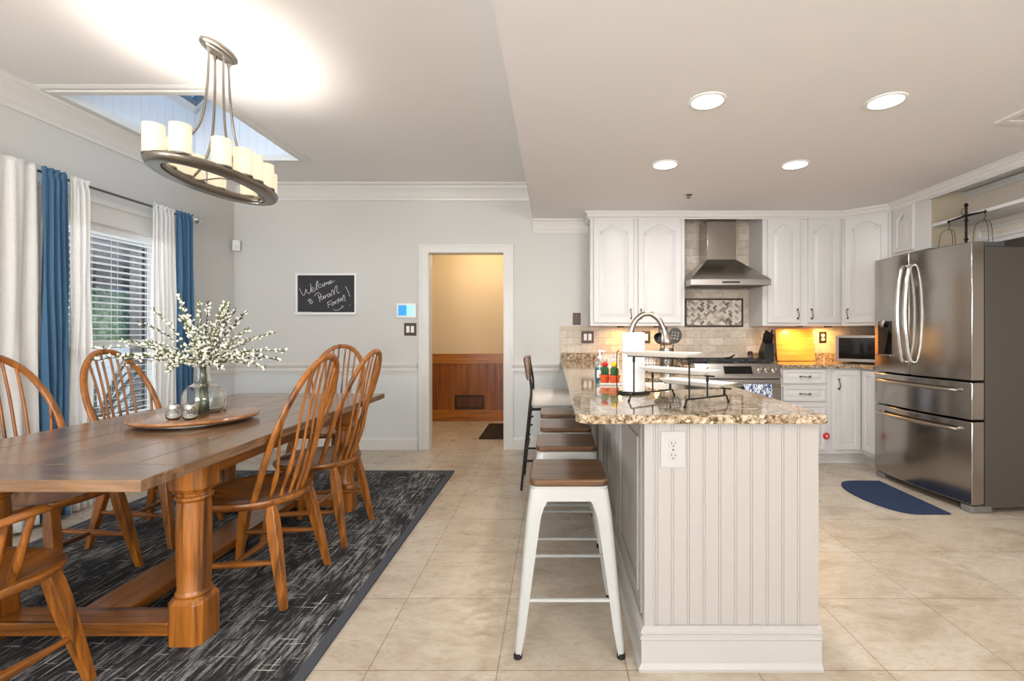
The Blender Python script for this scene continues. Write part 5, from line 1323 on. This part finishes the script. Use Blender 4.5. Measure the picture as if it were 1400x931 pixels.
# balance scale on the fridge
bs = thing('balance_scale', 'black iron balance scale standing on top of the refrigerator', 'scale', (3.0, 3.49, 1.761))
bm = bmn(); lathe(bm, (0,0,0), [(.085,0),(.085,.006),(.06,.014),(.02,.02),(.010,.035),(.008,.10),(.014,.105),(.014,.112),(.008,.118),(.008,.235),(.013,.24),(.013,.25),(.008,.256),(.008,.345),(.014,.352),(.010,.366),(.004,.372)], 20); obj('post', bm, M['black'], bs, smooth=50)
bm = bmn(); tube(bm, [(0,.155,.272),(0,0,.282),(0,-.155,.272)], [.005,.009,.005], 8)
for s in (-1, 1): lathe(bm, (0,s*.155,.262), [(.006,0),(.009,.008),(.006,.02)], 10)
obj('beam', bm, M['black'], bs, smooth=50)
bm = bmn(); tube(bm, [(0,.022+.018*math.cos(q), .315+.026*math.sin(q)) for q in [2*PI*k/20 for k in range(20)]], .002, 6, closed=True); obj('ornament', bm, M['black'], bs, smooth=50)
for s in (-1, 1):
    y = s*.15
    bm = bmn(); tube(bm, cat([(0,y,.262),(.008,y,.245),(0,y,.232),(-.006,y,.222),(0,y,.214)], 4), .0022, 6)
    for k in range(3):
        a = 2*PI*k/3+.5; c_, s_ = math.cos(a), math.sin(a)
        tube(bm, cat([(0,y,.214),(.03*c_,y+.03*s_,.205),(.052*c_,y+.052*s_,.17),(.06*c_,y+.06*s_,.10),(.066*c_,y+.066*s_,.022)], 5), .0018, 6)
    obj('hanger', bm, M['black'], bs, smooth=60)
    bm = bmn(); lathe(bm, (0,y,0), [(.03,.003),(.055,.008),(.072,.024),(.070,.024),(.054,.010),(.02,.006)], 24); obj('pan', bm, M['black'], bs, smooth=50)

# ------------------------------------------------------------------ bar stools
def make_stool(label, group):
    t = thing('bar_stool', label, 'stool', (0,0,0), 0, group)
    bm = bmn(); poly(bm, rrect(-.150,.150,-.150,.150,.032,6), .614, .640); obj('seat', bm, M['walnut'], t, bevel=.006, smooth=30)
    bm = bmn()
    def sq(q, z, r): return [(x, y, z) for x, y in rrect(-q,q,-q,q,r,6)]
    loft(bm, [sq(.138,.602,.03), sq(.147,.606,.032), sq(.1475,.6135,.032), sq(.140,.6135,.03)], cap=True)
    rings = [sq(.147,.606,.034), sq(.1535,.560,.032), sq(.1515,.560,.030), sq(.145,.604,.032)]
    loft(bm, rings, loop=True); obj('seat_frame', bm, M['whitemetal'], t, smooth=40)
    for sx in (-1, 1):
        for sy in (-1, 1):
            bm = bmn(); rings = []
            for z, o, wd in ((.604,.147,.075),(.56,.1535,.072),(.53,.1575,.060),(.50,.161,.055),(.35,.1745,.047),(.10,.194,.033),(.05,.1985,.028),(.014,.1995,.022)):
                tk = .004; ro = min(.02, wd*.45)
                # L section with a rounded outer corner
                pts = [(-wd, 0), (-ro, 0)]+[(-ro+ro*math.sin(R(a)), -ro+ro*math.cos(R(a))) for a in (22,45,68)]+[(0, -ro), (0, -wd), (-tk, -wd), (-tk, -ro-.001), (-ro*.5-tk*.7, -ro*.5-tk*.7), (-ro-.001, -tk), (-wd, -tk)]
                rings.append([(sx*(o+x), sy*(o+y), z) for x, y in pts])
            loft(bm, rings); lg = obj('leg', bm, M['whitemetal'], t, smooth=40)
            bm = bmn(); lathe(bm, (sx*.189, sy*.189, 0), [(.011,0),(.0155,.002),(.016,.012),(.013,.02)], 16); obj('rubber_foot', bm, M['rubber'], lg, smooth=40)
    for s in (-1, 1):
        for (ax, z) in (('x', .205), ('y', .245)):
            o = .176 if ax == 'x' else .168
            bm = bmn(); a = (-o, s*o, z) if ax == 'x' else (s*o, -o, z); b = (o, s*o, z) if ax == 'x' else (s*o, o, z)
            tube(bm, [a, b], .010, 12, ref=(0,0,1), ry=.007); obj('footrest', bm, M['whitemetal'], t, smooth=50)
    return t
GS = 'white metal bar stools with wooden seats along the peninsula'
s0 = make_stool('white metal bar stool with wooden seat, nearest the camera of the four', GS); s0.location = (.058, 1.945, 0)
dup(s0, (.064, 2.47, 0), 0, 'white metal bar stool with wooden seat, second from the camera')
dup(s0, (.070, 2.92, 0), 0, 'white metal bar stool with wooden seat, third from the camera')
dup(s0, (.058, 3.38, 0), 0, 'white metal bar stool with wooden seat, farthest of the four from the camera')
bc = thing('bar_chair', 'black metal bar chair with wooden back slat and white cushion, behind the white stools', 'chair', (-.02, 3.83, 0))
for s in (-1, 1):
    bm = bmn(); P = cat([(-.225, s*.20, 0), (-.195, s*.195, .30), (-.165, s*.19, .60), (-.150, s*.188, .76), (-.170, s*.186, .90), (-.192, s*.184, 1.0)], 5)
    tube(bm, P, .013, 4, ref=(0,1,0), ry=.013, phase=PI/4); obj('rear_post', bm, M['black'], bc, bevel=.002)
    bm = bmn(); tube(bm, [(.20, s*.20, 0), (.16, s*.19, .62)], .013, 4, ref=(0,1,0), phase=PI/4); obj('leg', bm, M['black'], bc, bevel=.002)
    bm = bmn(); tube(bm, [(-.20, s*.196, .22), (.185, s*.196, .22)], .009, 8); tube(bm, [(-.165, s*.19, .61), (.16, s*.19, .61)], .011, 8); obj('rail', bm, M['black'], bc, smooth=50)
    bm = bmn()
    for z in (.42, .49, .55, .61):
        x = -.195+(z-.30)/.30*.03
        lathe(bm, (x+.012, s*.193, z), [(.007,0),(.007,.012),(.004,.016)], 8, 'x')
    obj('bolt', bm, M['black'], bc, smooth=40)
for x in (-.185, .18):
    bm = bmn(); tube(bm, [(x, -.196, .30), (x, .196, .30)], .009, 8); obj('rail', bm, M['black'], bc, smooth=50)
bm = bmn(); rings = []
for i in range(9):
    u = -1+2*i/8; y = u*.205; x = -.180-.022*(1-u*u); 
    rings.append([(x+.004,y,.83),(x+.022,y,.832),(x+.008,y,1.0),(x-.012,y,1.005),(x-.020,y,.985)])
loft(bm, rings); obj('back_slat', bm, wood('bar_chair_slat_wood', rgb(128,92,62), rgb(84,56,34), 'y'), bc, smooth=40, bevel=.003)
bm = bmn(); rings = []
for q, z in ((.7,.622),(.95,.626),(1.02,.65),(1.0,.69),(.93,.715),(.75,.728),(.3,.732)):
    rings.append([(x*q, y*q, z+.004*math.sin(9*x/.2+3*y/.2)) for x, y in rrect(-.175,.19,-.185,.185,.06,6)])
loft(bm, rings); obj('cushion', bm, mat('white_cushion', rgb(226,218,208), .9), bc, smooth=70)
